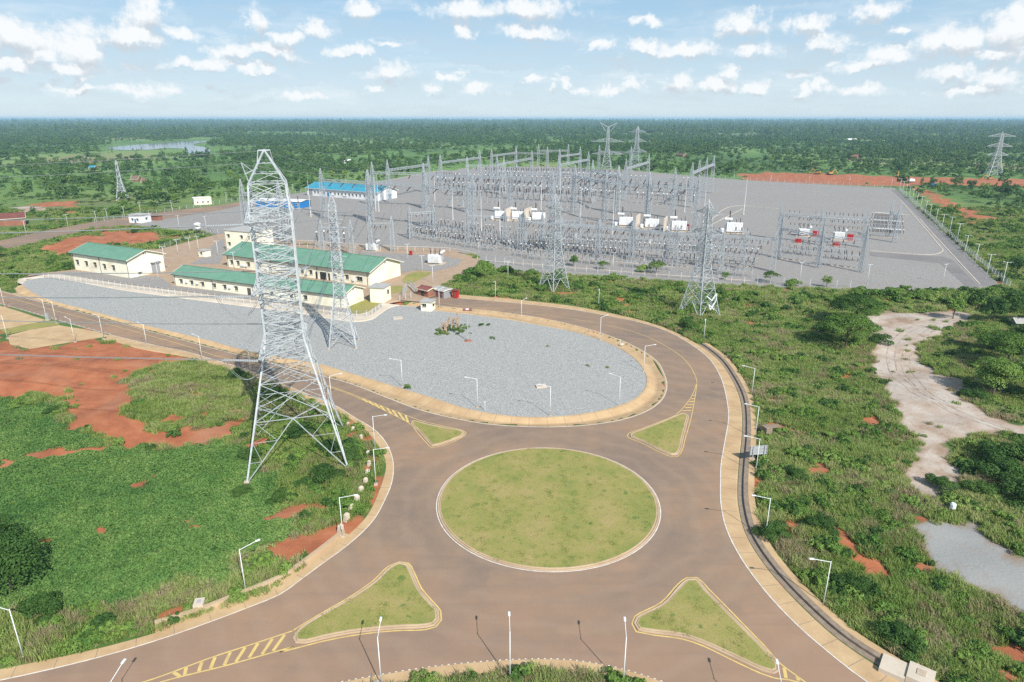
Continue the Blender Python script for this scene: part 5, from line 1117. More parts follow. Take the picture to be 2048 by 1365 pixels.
fence([(2018,578),(1930,503),(1862,440),(1797,379)], 2.7, 4.4, 'chain link fence along the right side of the switchyard road', 'cable')
fence([(1797,379),(1640,369),(1490,361),(1330,350)], 2.9, 6.5, 'chain link fence at the far end before the red earthworks', 'cable')
fence([(190,446),(340,424),(480,402),(612,384)], 2.6, 6, 'chain link fence along the far left perimeter road', 'cable')
fence([(320,500),(385,478),(450,466)], 2.4, 4, 'short chain link fence behind the storage hall', 'cable')
fence([(88,557),(241,577),(344,591),(475,607),(585,620),(689,637),(740,636),(765,617)], 2.2, 3, 'chain link fence on the retaining edge in front of the green roofed buildings', 'cable')
fence([(955,521),(1100,540),(1300,553),(1500,567),(1700,575)], 2.4, 4.5, 'chain link fence between the switchyard front and the scrub', 'cable')
fence([(455,492),(600,496),(760,503),(900,507)], 2.2, 4, 'chain link fence behind the largest green roofed building', 'cable')
fence([(800,604),(822,598)], 2.2, 1.5, 'short fence piece right of the gate house', 'cable')
# gate of two leaves
o = empty('entrance_gate', G(806, 596), 0, 'open steel entrance gate with tall grey bar leaves beside the gate house', 'gate')
for s in (0, 1):
    mb = MB(); a, b = (G(806, 596), G(814, 581)) if s == 0 else (G(832, 590), G(820, 577)); o_ = o.location; d = b-a
    for k in range(9): p = a.lerp(b, k/8)-o_; mb.bar((p.x, p.y, .3), (p.x, p.y, 3.4), .1)
    for z in (.6, 2, 3.2): p, q = a-o_, b-o_; mb.bar((p.x, p.y, z), (q.x, q.y, z), .1)
    mb.build('gate_leaf', M['steel_far'], o)
# ---- small things
o = empty('watch_tower', G(398, 473), R(15), 'little white round tower cabin on dark legs beside the left perimeter road', 'watch tower'); mb = MB()
for c in ((-1,-1),(1,-1),(1,1),(-1,1)): mb.bar((c[0]*1.2, c[1]*1.2, 0), (c[0]*1., c[1]*1., 4.2), .16); mb.bar((c[0]*1.2, c[1]*1.2, .3), (-c[1]*1., c[0]*1., 4), .08)
mb.build('leg_frame', M['pipe'], o); mb = MB(); mb.lathe((0,0,4.2), [(1.5,0),(1.6,.2),(1.6,2.2),(1.9,2.3),(1.2,2.9),(.2,3.2)], 12); mb.build('cabin', M['white_tank'], o); mb = MB(); mb.box((0,-1.55,5.6), (1.4,.2,.8)); mb.build('window', M['dark_glass'], o)
o = empty('radio_mast', G(936, 683), 0, 'tall grey pole with red and white crossbar head standing on the gravel oval', 'mast'); mb = MB(); mb.tube([(0,0,0),(0,0,9.4)], .16, 7, .10); mb.build('pole', M['steel_far'], o)
mb = MB(); mb.box((0,0,9.1), (2.6,.3,.25)); mb.box((-.9,0,9.4), (.6,.5,.5)); mb.box((.9,0,9.4), (.6,.5,.5)); mb.build('crossbar', M['red_roof'], o); mb = MB(); mb.box((0,.05,9.45), (.7,.5,.35)); mb.build('beacon', M['lamp_white'], o); mb = MB(); mb.lathe((0,0,.05), [(1.2,0),(.8,.35),(.3,.45)], 10); mb.build('soil_mound', M['mud'], o)
random.seed(3)
for i, (x, y) in enumerate([(884,664),(889,661),(897,658),(903,662),(907,655),(912,658),(917,652),(893,667)]):
    mb = MB(); h = 2.4+random.random()*1.6; mb.bar((0,0,0), (.3*random.uniform(-1,1),.2,h), .3, True); mb.bar((0,0,h*.75), (random.uniform(-.7,.7),.3,h+.2), .16, True)
    for k in range(3): a = random.uniform(0,6.28); mb.bar((0,0,h*(.4+.15*k)), (.8*math.cos(a), .8*math.sin(a), h*(.7+.15*k)), .1, True)
    o = mb.build('cut_tree_stump', M['sand']); o.location = G(x, y, .1); tag(o, 'pale stripped tree stump in the weedy patch on the gravel oval', 'stump', 'stripped stumps on the gravel oval')
for x, y, w, d, h, lab, m_ in [(1082,774,2.4,1.7,.35,'white concrete slab cover lying on the gravel oval','kerb_white'),(400,1216,1.2,1.4,1.0,'square concrete chamber beside the kerb wall at lower left','kerb_white'),(796,637,3,2.4,.25,'flat pale slab on the gravel near the compound corner','kerb_white'),(756,1371,1,1,.3,'small concrete pad at the bottom verge','concrete'),(1243,690,.9,.9,.5,'small concrete post base on the drain of the oval','kerb_white')]:
    o = empty('concrete_cover', G(x, y, .1), .2, lab, 'concrete cover'); mb = MB(); mb.box((0,0,h/2), (w,d,h)); mb.build('slab', M[m_], o); mb = MB(); mb.box((0,0,h+.03), (w*.4,d*.45,.08)); mb.build('lid', M['flat_roof'], o)
o = empty('drain_chamber', G(1812, 1350), R(-38), 'large pale concrete drain chamber with two slabs at the bottom right corner', 'drain chamber')
mb = MB(); mb.box((-1.3, -.1, .3), (2.6, 2.8, .6)); mb.build('slab', M['kerb_white'], o); mb = MB(); mb.box((1.35, .25, .4), (2.6, 2.8, .8)); mb.build('slab', M['kerb_white'], o); mb = MB(); mb.box((1.35, .4, .84), (.9, 1.0, .07)); mb.build('hatch', M['concrete'], o)
for i, (x, y, s) in enumerate([(681,1064,1),(693,1042,1.05),(703,1024,1.05),(714,1005,1),(722,986,.95),(731,968,.9),(735,950,.85),(738,932,.8),(736,912,.8),(722,878,.7),(706,862,.7),(696,853,.7)]):
    mb = MB(); mb.hexa([(-.45,-.3,0),(.45,-.3,0),(.45,.3,0),(-.45,.3,0),(-.38,-.25,1.1),(.38,-.25,1.1),(.38,.25,1.1),(-.38,.25,1.1)]); mb.hexa([(-.38,-.25,1.1),(.38,-.25,1.1),(.38,.25,1.1),(-.38,.25,1.1),(-.2,-.14,1.35),(.2,-.14,1.35),(.2,.14,1.35),(-.2,.14,1.35)])
    o = mb.build('marker_block', M['kerb_white']); o.location = G(x, y); o.rotation_euler = (.05, .06, R(60)); o.scale = (s,)*3; tag(o, '%s tilted white concrete marker block of the row left of the roundabout' % ORD[i], 'marker block', 'concrete marker blocks')
o = empty('sign_board', G(1514, 925), R(8), 'large sign board seen from behind, thin grey frame on posts beside the eastern road', 'sign board'); mb = MB(); mb.box((0,0,2.5), (3.4,.05,1.8)); mb.build('panel', M['grey_box'], o)
mb = MB(); [mb.bar((-1.7, -.06, z), (1.7, -.06, z), .08) for z in (1.7, 2.3, 2.9, 3.4)]; [mb.bar((x, -.1, 1.6), (x, -.1, 3.4), .07) for x in (-1.6, 0, 1.6)]; mb.build('frame', M['alu'], o)
for x in (-1.1, 1.1): mb = MB(); mb.bar((x, -.15, 0), (x, -.15, 3.3), .12); mb.build('post', M['alu'], o)
o = empty('stone_culvert', G(1540, 868), R(20), 'brown stone culvert head half buried in scrub beside the eastern road', 'culvert'); mb = MB(); mb.box((-1,0,.9), (1.4,1.6,1.8)); mb.box((1.1,.5,1.2), (2.4,.5,.5)); mb.box((-.2,1.,.6), (3.,.4,1.6)); mb.build('head_wall', M['stone'], o)
o = empty('water_tank', G(1903, 1025), .3, 'small white tank on a stand in the grass at lower right', 'tank'); mb = MB(); mb.lathe((0,0,.7), [(.4,0),(.45,.1),(.45,.8),(.3,1.)], 10); mb.build('drum', M['lamp_white'], o); mb = MB(); mb.box((0,0,.35), (.7,.7,.7)); mb.build('stand', M['pipe'], o)
p0, p1 = G(2030, 662), G(2060, 664); gable('tin_shed', p0, p1, 4, 2.3, .7, 'grey tin roofed shed among trees at the right edge', 'door_grey', 'flat_roof', gwin=False, cat='shed', over=.4)
for i, (x, y) in enumerate([(970,822),(1240,694)]):
    o = empty('sign_post', G(x, y), R(70), ['short white marker post on the gravel edge between two street lamps','small road sign on a white post beside the oval drain'][i], 'sign'); mb = MB(); mb.bar((0,0,0), (0,0,2.2), .08); mb.build('post', M['lamp_white'], o); mb = MB(); mb.lathe((0,0,2.0), [(.02,0),(.3,.02),(.3,.06),(.02,.08)], 3); mb.build('plate', M['lamp_white'], o)
o = empty('transformer_pole_box', G(96, 641), 0, 'pale blue switch box on the green wedge between two lamps at left', 'switch box'); mb = MB(); mb.box((0,0,1.3), (.9,.7,1.9)); mb.build('body', M['grey_box'], o); mb = MB(); mb.box((0,0,.15), (1.2,1,.4)); mb.build('plinth', M['concrete'], o)
def digger(px, py, rz, lab, s=1.):
    o = empty('excavator', G(px, py), rz, lab, 'excavator'); o.scale = (s,)*3; mb = MB(); mb.box((0,0,1.6), (3.4,2.6,1.3)); mb.box((-1.6,0,1.8), (1.0,2.6,1.6)); mb.build('body', M['yellow_machine'], o)
    for y in (-1.3, 1.3): mb = MB(); mb.hexa([(-1.9,y-.3,0),(1.9,y-.3,0),(1.9,y+.3,0),(-1.9,y+.3,0),(-2.3,y-.3,.9),(2.3,y-.3,.9),(2.3,y+.3,.9),(-2.3,y+.3,.9)]); mb.build('track', M['tyre'], o)
    mb = MB(); mb.box((.9,.7,2.9), (1.3,1.1,1.4)); mb.build('cab', M['dark_glass'], o); mb = MB(); mb.bar((1.4,-.3,2.), (4.4,-.3,4.6), .5); mb.bar((4.4,-.3,4.6), (6.6,-.3,1.8), .4); mb.box((6.7,-.3,1.4), (.9,1.1,.9)); mb.build('boom', M['yellow_machine'], o)
digger(1635, 349, 2.5, 'yellow excavator on the red earthworks, left of a pair', 1.3); digger(1660, 350, .3, 'yellow excavator on the red earthworks, right of a pair', 1.3); digger(1796, 355, 1.2, 'dark yellow excavator beyond the far right fence corner', 1.2); digger(1911, 363, .2, 'yellow machine on the red road at right, left of the other', 1.1); digger(1980, 360, 3., 'yellow machine at the foot of the far right white tower', 1.1)
o = empty('truck', G(1822, 365), .4, 'white truck on the red track by the far right fence corner', 'truck'); mb = MB(); mb.box((-1,0,2.3), (5.5,2.4,2.4)); mb.build('cargo_box', M['white_tank'], o); mb = MB(); mb.hexa([(2,-1.15,.8),(4,-1.15,.8),(4,1.15,.8),(2,1.15,.8),(2,-1.1,3),(3.5,-1.1,3),(3.5,1.1,3),(2,1.1,3)]); mb.build('cab', M['white_tank'], o)
for x in (-2.6, -1.2, 3):
    for y in (-1.1, 1.1): mb = MB(); mb.tube([(x,y-.15,.5),(x,y+.15,.5)], .5, 10); mb.build('wheel', M['tyre'], o)
o = empty('blue_container', G(1868, 374), .2, 'small blue container on the red earthworks at right', 'container'); mb = MB(); mb.box((0,0,1.5), (8,3,3)); fins(mb, -3.9, 3.9, -1.52, .3, 2.8, 16, .08); mb.build('body', M['blue_sheet'], o); mb = MB(); mb.box((4.03,0,1.5), (.06,2.6,2.6)); mb.build('door', M['blue_sheet'], o)
# ---------------------------------------------------------------- vegetation
EXTRA = [C_E + C_EO[::-1], WALL_C + w3[::-1], C_SV + SV2[::-1], C_WS + C_WO[::-1], line([(-150,590),(0,612),(92,641),(222,673),(176,680),(60,699),(-150,640)])]
DX = DF.copy(); gy = (ys > 38) & (ys < 340)
sub = np.ix_(gy, np.abs(xs) < 330); Xs, Ys = X[sub], Y[sub]; dd_ = DX[sub]
for p in EXTRA: dd_ = np.minimum(dd_, sdist(p[::2] if len(p) > 100 else p, Xs, Ys))
dd_ = np.minimum(dd_, sdist(line([(-400,440),(-200,520),(0,482),(90,462),(200,442),(300,430),(300,447),(255,455),(200,458),(100,482),(0,503),(-200,548)]), Xs, Ys)); DX[sub] = dd_
for q in FOOT:
    far = q[0].y > 330; cx_ = (q[0].x+q[2].x)/2; cy_ = (q[0].y+q[2].y)/2; rad = (q[2]-q[0]).length/2
    DX = np.minimum(DX, np.hypot(X-cx_, (Y-cy_)*(.7 if far else 1))-rad-(6 if far else 0) + (0 if far else 2))
for (x_, y_) in ((246,400),(395,472),(53,471),(137,457),(194,449)): q = G(x_, y_); DX = np.minimum(DX, np.hypot(X-q.x, Y-q.y)-3)
VINE = soft_v = np.clip(.5 - sdist(line([(-500,800),(-50,792),(110,805),(140,840),(210,888),(330,895),(440,885),(500,905),(560,1000),(590,1060),(500,1120),(420,1150),(300,1190),(200,1215),(0,1240),(-500,1300)]), Xs, Ys)/6 + fnoise(Xs, Ys, .08, 44)*.5, 0, 1); VG = np.zeros_like(DX); VG[sub] = VINE
def leaves(name, C, Nn, size, mats, aspect=.62, extra=None):
    n = len(C); Nn = Nn/np.linalg.norm(Nn, axis=1, keepdims=True); a = np.cross(Nn, rng.normal(size=(n, 3))); a /= np.linalg.norm(a, axis=1, keepdims=True); b_ = np.cross(Nn, a)
    s = size[:, None]; v = np.stack([C-a*s*.5, C-b_*s*.5*aspect+Nn*s*.06, C+a*s*.5, C+b_*s*.5*aspect+Nn*s*.06], 1).reshape(-1, 3)
    me = bpy.data.meshes.new(name); me.vertices.add(len(v)); me.vertices.foreach_set('co', v.astype(np.float32).ravel()); me.loops.add(len(v)); me.loops.foreach_set('vertex_index', np.arange(len(v), dtype=np.int32))
    me.polygons.add(n); me.polygons.foreach_set('loop_start', np.arange(0, len(v), 4, dtype=np.int32)); me.update(); me.materials.append(mats); return me
def lobes(kind, H, Rr, n):
    L = []
    for k in range(n):
        a = k*2.4+rng.uniform(-.4, .4); t = (k+.5)/n
        if kind == 'round': r = Rr*rng.uniform(.25, .62); z = H*rng.uniform(.42, .86); L.append((r*math.cos(a), r*math.sin(a), z, Rr*rng.uniform(.32, .5), Rr*rng.uniform(.25, .4)))
        elif kind == 'flat': r = Rr*math.sqrt(t)*.85; z = H*(.92-.45*t*rng.uniform(.5, 1.)); L.append((r*math.cos(a), r*math.sin(a), z, Rr*rng.uniform(.3, .45), Rr*rng.uniform(.10, .17)))
        elif kind == 'tall': r = Rr*rng.uniform(.1, .5); z = H*(.35+.6*t); L.append((r*math.cos(a), r*math.sin(a), z, Rr*(.7-.35*t)*rng.uniform(.8, 1.2), Rr*.5))
        else: r = Rr*rng.uniform(.1, 1.05); z = H*rng.uniform(.2, .62)*(1-.3*r/Rr); L.append((r*math.cos(a), r*math.sin(a), z, Rr*rng.uniform(.2, .52), H*rng.uniform(.14, .34)))
    return np.array(L)
def crown(name, kind, H, Rr, nl, n, ls, mat):
    L = lobes(kind, H, Rr, nl); w = L[:, 3]**2; k = rng.choice(nl, n, p=w/w.sum()); d = rng.normal(size=(n, 3)); d /= np.linalg.norm(d, axis=1, keepdims=True); d[:, 2] = np.where(d[:, 2] < -.35, -d[:, 2], d[:, 2])
    rr = rng.uniform(.55, 1.08, n)**.6; C = L[k, :3] + d*np.stack([L[k, 3], L[k, 3], L[k, 4]], 1)*rr[:, None]; C[:, 2] = np.maximum(C[:, 2], .1)
    return leaves(name, C, d*1.1+rng.normal(size=(n, 3))*.55+np.array([0, 0, .35]), ls*rng.uniform(.6, 1.35, n), mat), L
def trunk(name, L, H, r):
    mb = MB(); top = (0, 0, H*.55); mb.tube([(0,0,-.3), (r*.4, 0, H*.25), top], r, 7, r*.55)
    for k in range(min(7, len(L))): q = L[k]; mb.tube([(0,0,H*(.2+.04*k)), (q[0]*.5, q[1]*.5, H*.2+(q[2]-H*.2)*.6), (q[0], q[1], q[2])], r*.42, 5, r*.12)
    o = mb.build(name, M['wood']); me = o.data; bpy.data.objects.remove(o); return me
def blades(name, n, Rr, H, w, mat, droop=.35):
    v, f = [], []
    for k in range(n):
        a = rng.uniform(0, 6.28); r = Rr*math.sqrt(rng.uniform()); x, y = r*math.cos(a), r*math.sin(a); h = H*rng.uniform(.5, 1.1); th = rng.uniform(0, 6.28); l = h*rng.uniform(.1, droop)
        dx, dy = math.cos(th), math.sin(th); sx, sy = -dy*w/2, dx*w/2; b_ = len(v)
        v += [(x-sx, y-sy, -.05), (x+sx, y+sy, -.05), (x+dx*l*.35-sx*.8, y+dy*l*.35-sy*.8, h*.6), (x+dx*l*.35+sx*.8, y+dy*l*.35+sy*.8, h*.6), (x+dx*l, y+dy*l, h)]
        f += [(b_, b_+1, b_+3, b_+2), (b_+2, b_+3, b_+4)]
    me = bpy.data.meshes.new(name); me.from_pydata(v, [], f); me.materials.append(mat); return me
def proto_col(name, meshes):
    c = bpy.data.collections.new(name)
    for i, me in enumerate(meshes): o = bpy.data.objects.new('%s_%02d' % (name, i), me); c.objects.link(o)
    return c
def scatter(name, label, col, x, y, z, sc, kind='stuff', zs=None, idx=None):
    n = len(x); me = bpy.data.meshes.new(name); me.vertices.add(n); me.vertices.foreach_set('co', np.stack([x, y, z], 1).astype(np.float32).ravel())
    for nm_, val in (('scl', sc), ('rot', rng.uniform(0, 6.283, n)), ('zsc', sc*rng.uniform(.8, 1.25, n) if zs is None else zs)):
        a = me.attributes.new(nm_, 'FLOAT', 'POINT'); a.data.foreach_set('value', val.astype(np.float32))
    a = me.attributes.new('pick', 'INT', 'POINT'); a.data.foreach_set('value', (rng.integers(0, 999, n) if idx is None else idx).astype(np.int32))
    o = bpy.data.objects.new(name, me); COL.objects.link(o); tag(o, label, name.replace('_', ' '), None, kind)
    t = bpy.data.node_groups.new(name, 'GeometryNodeTree'); t.interface.new_socket('Geometry', in_out='INPUT', socket_type='NodeSocketGeometry'); t.interface.new_socket('Geometry', in_out='OUTPUT', socket_type='NodeSocketGeometry')
    gi, go = t.nodes.new('NodeGroupInput'), t.nodes.new('NodeGroupOutput')
    ci = t.nodes.new('GeometryNodeCollectionInfo'); ci.inputs['Collection'].default_value = col; ci.inputs['Separate Children'].default_value = True; ci.inputs['Reset Children'].default_value = True
    ip = t.nodes.new('GeometryNodeInstanceOnPoints'); ip.inputs['Pick Instance'].default_value = True
    def na(nm_, ty): q = t.nodes.new('GeometryNodeInputNamedAttribute'); q.data_type = ty; q.inputs[0].default_value = nm_; return q.outputs[0]
    cx = t.nodes.new('ShaderNodeCombineXYZ'); t.links.new(na('scl', 'FLOAT'), cx.inputs[0]); t.links.new(na('scl', 'FLOAT'), cx.inputs[1]); t.links.new(na('zsc', 'FLOAT'), cx.inputs[2])
    cz = t.nodes.new('ShaderNodeCombineXYZ'); t.links.new(na('rot', 'FLOAT'), cz.inputs[2])
    t.links.new(gi.outputs[0], ip.inputs['Points']); t.links.new(ci.outputs[0], ip.inputs['Instance']); t.links.new(na('pick', 'INT'), ip.inputs['Instance Index']); t.links.new(cx.outputs[0], ip.inputs['Scale'])
    er = t.nodes.new('FunctionNodeEulerToRotation'); t.links.new(cz.outputs[0], er.inputs[0]); t.links.new(er.outputs[0], ip.inputs['Rotation'])
    t.links.new(ip.outputs[0], go.inputs[0]); md = o.modifiers.new('scatter', 'NODES'); md.node_group = t; return o
def sample(dens, y0, y1, clear, mx=.16, my=1500):
    """uniform random points over the ground the camera (and a step aside) can see"""
    xm = (y1*.9475+20)*(1024*(1+mx))/FPX; n = int(dens*(y1-y0)*2*xm); x = rng.uniform(-xm, xm, n); y = rng.uniform(y0, y1, n)
    px, py = proj(x, y); k = (px > -1024*mx) & (px < 2048+1024*mx) & (py < my); x, y = x[k], y[k]
    d = look(DX, x, y); k = d > clear; x, y = x[k], y[k]; so, pa = look(SO, x, y), look(PA, x, y)
    nz = fnoise(x, y, .1, 3, 3)*.12
    return x, y, look(Z, x, y), so+nz, pa+nz
# prototypes
bush_m = [crown('bush', 'bush', 1.3, .95, 6, 330, .26, M['leaf'])[0] for _ in range(3)] + [crown('bush', 'bush', 1.5, 1.0, 6, 330, .30, M['leaf_dark'])[0]]
grass_m = [blades('grass_tuft', 85, .95, .85, .10, M['grass'], 1.1) for _ in range(2)] + [blades('grass_tuft', 80, .9, .85, .09, M['dry_grass'], 1.1)]
weed_m = [crown('weed', 'bush', .8, .8, 5, 160, .22, M['grass'])[0] for _ in range(2)]
def vine_mesh():
    n = 230; r = 1.25*np.sqrt(rng.uniform(size=n)); a = rng.uniform(0, 6.28, n); h = .12+.4*rng.uniform(size=n)*(1-(r/1.3)**2)
    return leaves('creeper_patch', np.stack([r*np.cos(a), r*np.sin(a), h], 1), rng.normal(size=(n, 3))*.55+np.array([0, 0, 1.]), .24*rng.uniform(.6, 1.4, n), M['leaf_vine'], .8)
vine_m = [vine_mesh() for _ in range(3)]
cB, cG, cV = proto_col('bush', bush_m), proto_col('grass_tuft', grass_m + weed_m), proto_col('creeper_patch', vine_m)
# near cover
x, y, z, so, pa = sample(2.5, 42, 200, .5); vg = look(VG, x, y); gi_ = look(GI, x, y); r = rng.uniform(size=len(x))
ok = (r > np.clip(so*1.9-.35, 0, .997)) & (r > np.clip(pa*2.2-.3, 0, .994)); x, y, z, vg, gi_ = x[ok], y[ok], z[ok], vg[ok], gi_[ok]
isv = (vg > .5) & (gi_ < .5) & (x < 0); fn = fnoise(x, y, .03, 55, 4); fb = fnoise(x, y, .085, 56, 3); rr = rng.uniform(size=len(x))
thin = rr < .62; k = isv & thin; scatter('creeper', 'bright green creeping vines covering the field at left', cV, x[k], y[k], z[k], rng.uniform(.7, 1.25, k.sum()))
isb = (~isv) & (rr < np.clip(.07+.30*fb, .015, .36)) & (gi_ < .5); k = isb; s_b = rng.uniform(.45, 1.15, k.sum())*(1+.5*np.clip(fb[k], 0, 1)); scatter('scrub', 'mixed leafy scrub on the slopes beside the roads', cB, x[k], y[k], z[k], s_b)
k = (~isv) & (~isb); dryz = fnoise(x[k], y[k], .045, 57, 3); ch = rng.uniform(size=k.sum())
idx = np.where(ch < np.clip(.10+dryz*.5, .02, .6), 2, np.where(ch < .72, rng.integers(0, 2, k.sum()), 3+rng.integers(0, 2, k.sum()))); scatter('tall_grass', 'tall yellow green grass and weeds on the slopes beside the roads', cG, x[k], y[k], z[k], rng.uniform(.55, 1.25, k.sum()), idx=idx)
k = isv & (rr > .965); scatter('weeds', 'scattered taller weeds growing through the vines', cB, x[k], y[k], z[k], rng.uniform(.25, .6, k.sum()))
# middle distance
x, y, z, so, pa = sample(.62, 200, 470, .8); r = rng.uniform(size=len(x)); ok = (r > np.clip(so*1.9-.35, 0, 1)) & (r > np.clip(pa*1.9-.35, 0, 1)); x, y, z = x[ok], y[ok], z[ok]
fb = fnoise(x, y, .04, 58, 4); rr = rng.uniform(size=len(x)); k = rr < np.clip(.10+.42*fb, .02, .5)
scatter('scrub', 'bushes and scrub in the middle distance round the switchyard', cB, x[k], y[k], z[k], rng.uniform(.8, 2.0, k.sum())); k = ~k; ch = rng.uniform(size=k.sum()); idx = np.where(ch < .08, 2, np.where(ch < .6, 0, 3))
scatter('tall_grass', 'tall bright grass in the middle distance', cG, x[k], y[k], z[k], rng.uniform(.9, 1.9, k.sum()), zs=rng.uniform(.7, 1.5, k.sum()), idx=idx)
# trees: shared crowns and trunks
TM = {}
for nm_, kind, H, Rr, nl, n, ls, mt in [('round', 'round', 8., 4.2, 11, 1500, .62, 'leaf'), ('dark', 'round', 9., 4.6, 12, 1600, .66, 'leaf_dark'), ('tall', 'tall', 13., 3.2, 10, 1200, .7, 'leaf_dark'), ('flat', 'flat', 7., 5., 14, 1500, .55, 'leaf_acacia'), ('shrub', 'bush', 3.4, 2.6, 9, 1300, .42, 'leaf'), ('flatnear', 'flat', 8., 6., 26, 9000, .36, 'leaf_acacia'), ('shrubnear', 'bush', 3.6, 2.8, 13, 5000, .26, 'leaf_dark'), ('roundnear', 'round', 8., 4.6, 16, 8000, .34, 'leaf'), ('darknear', 'round', 6.5, 5.4, 18, 8000, .34, 'leaf_dark')]:
    cm, L = crown('crown', kind, H, Rr, nl, n, ls, M[mt]); TM[nm_] = (cm, trunk('trunk', L, H, .22*H/8))
def tree(kind, p, s, label, group=None, name='tree', rz=None, cat='tree'):
    o = empty(name, p, rng.uniform(0, 6.28) if rz is None else rz, label, cat, group); o.scale = (s, s, s*rng.uniform(.88, 1.12))
    inst('crown', TM[kind][0], o, (0,0,0)); inst('trunk', TM[kind][1], o, (0,0,0)); return o
def gz(p): return Vector((p.x, p.y, float(look(Z, np.array([p.x]), np.array([p.y]))[0])))
NT = [('flatnear',1690,700,1.25,'broad feathery tree left of the pale track, nearest of its pair'),('flatnear',1708,655,1.2,'dark feathery tree left of the pale track, behind the other of its pair'),('shrubnear',1650,668,1.1,'dense bush at the left foot of the feathery tree pair'),('shrubnear',1757,690,1.0,'bush at the right foot of the feathery tree pair beside the pale track'),
 ('roundnear',1985,792,1.15,'big leafy tree at the right edge, bottom one of the cluster above the track'),('flatnear',2010,740,1.15,'wide feathery tree at the right edge in the middle of the cluster'),('roundnear',1968,705,.85,'leafy tree at the right edge of the pale clearing'),('roundnear',2070,800,1.2,'large tree cut by the right frame edge above the track'),('shrubnear',1950,800,1.,'bush below the leafy cluster at the right edge'),('flatnear',2075,720,1.2,'feathery tree cut by the right frame edge'),
 ('shrubnear',1985,925,1.3,'dense green bush right of the pale track, upper left one'),('shrubnear',2020,965,1.4,'dense green bush at the right edge below the track'),('shrubnear',2050,1010,1.4,'dense green bush cut by the right edge below the track'),('shrubnear',1960,990,.9,'smaller bush left of the dense ones below the track'),('shrubnear',1880,975,.8,'round bush by the narrow path between the two pale clearings'),('shrubnear',2045,925,1.3,'dense bush at the right edge directly below the track'),
 ('round',1905,640,.8,'dark tree above the right end of the pale clearing'),('dark',1950,622,.85,'dark tree near the near right corner of the switchyard'),('dark',1985,650,.9,'dark tree left of the tin shed'),('dark',2020,630,1.,'dark tree behind the tin shed'),('flat',2048,655,1.,'dark feathery tree at the right edge above the tin shed'),('round',2060,605,1.,'tree at the right edge by the last perimeter light'),
 ('shrub',1715,592,1.4,'leafy bush at the yard front, left end of the row'),('shrub',1745,594,1.3,'leafy bush at the yard front, second in the row'),('shrub',1780,597,1.5,'leafy bush at the yard front, third in the row'),('shrub',1822,598,1.3,'leafy bush at the yard front, fourth in the row'),('shrub',1862,603,1.4,'leafy bush at the yard front, fifth in the row'),('shrub',1898,606,1.4,'leafy bush at the yard front, sixth in the row'),('shrub',1935,610,1.6,'leafy bush at the yard front, seventh in the row'),('shrub',1975,608,1.6,'leafy bush at the yard front, right end of the row'),
 ('flat',1312,548,.75,'flat topped small tree in front of the middle gantries'),('shrub',1283,545,1.2,'bush just left of the flat topped small tree'),('round',1147,533,.62,'round small tree at the scrub edge right of the middle lattice tower'),('flat',1206,540,.5,'small flat tree at the scrub edge left of a light pole'),('flat',1540,566,.62,'small feathery tree before the gap between the yards'),('shrub',1582,573,1.2,'bush beside the light pole in front of the right hand yard'),('round',1450,560,.42,'small tree just right of the lattice tower with zigzag strings'),('round',1653,575,.5,'slim small tree in front of the right hand yard'),
 ('shrub',940,550,1.5,'bush at the bend of the sandy gate road'),('shrub',975,540,1.5,'bright bush behind the bend of the sandy gate road'),('shrub',1010,545,1.4,'bush at the left end of the yard front scrub'),('shrub',1060,552,1.1,'bush left of the middle lattice tower'),('shrubnear',1375,660,1.,'dark bush at the left foot of the tower with zigzag strings'),
 ('shrubnear',650,962,.95,'dark bush at the right foot of the giant tower'),('shrubnear',505,918,.75,'dark bush at the left side of the giant tower'),('shrubnear',560,1000,.6,'low bush in front of the giant tower'),('shrubnear',482,985,.55,'small bush at the near left foot of the giant tower'),('shrubnear',600,880,.9,'bush inside the base of the giant tower'),('shrubnear',660,905,.8,'bush between the right legs of the giant tower'),('shrubnear',470,755,.8,'dark bush below the west road left of the giant tower'),('shrubnear',700,920,.8,'bush behind the marker blocks'),('shrubnear',540,800,.9,'dark bush behind the left legs of the giant tower'),
 ('darknear',25,1185,.95,'large dark tree at the lower left corner of the field'),('darknear',-60,1150,1.1,'large dark tree cut by the left frame edge'),('shrubnear',90,1225,.9,'dark bush below the tree at lower left'),('shrubnear',105,825,.55,'blue green bush at the upper edge of the vine field'),('shrub',30,812,.7,'low bush at the upper left of the vine field'),
 ('shrubnear',1545,1075,.8,'bush at the foot of a street lamp on the eastern scrub'),('shrubnear',1640,1060,.7,'dark bush in the eastern scrub right of the roundabout'),('shrubnear',1590,960,.7,'grey green bush in the eastern scrub near the sign board'),('shrubnear',1700,1180,.8,'bush beside the red soil strip at lower right'),('shrubnear',1800,1290,.9,'bush above the concrete drain chamber'),
 ('round',8,440,1.1,'dark tree beside the rusty roofed warehouse'),('dark',-20,436,1.2,'dark tree cut by the left edge above the warehouse')]
for kd, x_, y_, s_, lb in NT: tree(kd, gz(G(x_, y_)), s_, lb, None, 'bush' if 'shrub' in kd else 'tree', cat='bush' if 'shrub' in kd else 'tree')
x, y, z, so, pa = sample(.0022, 235, 980, 7, .1); ok = (so < .3) & (pa < .3) & (sdist(RIVER, x, y) > 20); x, y, z = x[ok], y[ok], z[ok]; dn = fnoise(x, y, .006, 71, 3); r = rng.uniform(size=len(x)); ok = r < np.clip(.35+dn, .08, 1); x, y, z = x[ok], y[ok], z[ok]
o_ = np.argsort(y)[:285]
ZN = [('trees left of the switchyard', 'green tree standing in the bush country left of the switchyard'), ('trees behind the switchyard', 'green tree standing on the plain behind the switchyard'), ('trees right of the switchyard', 'dark green tree among bushes right of the switchyard')]
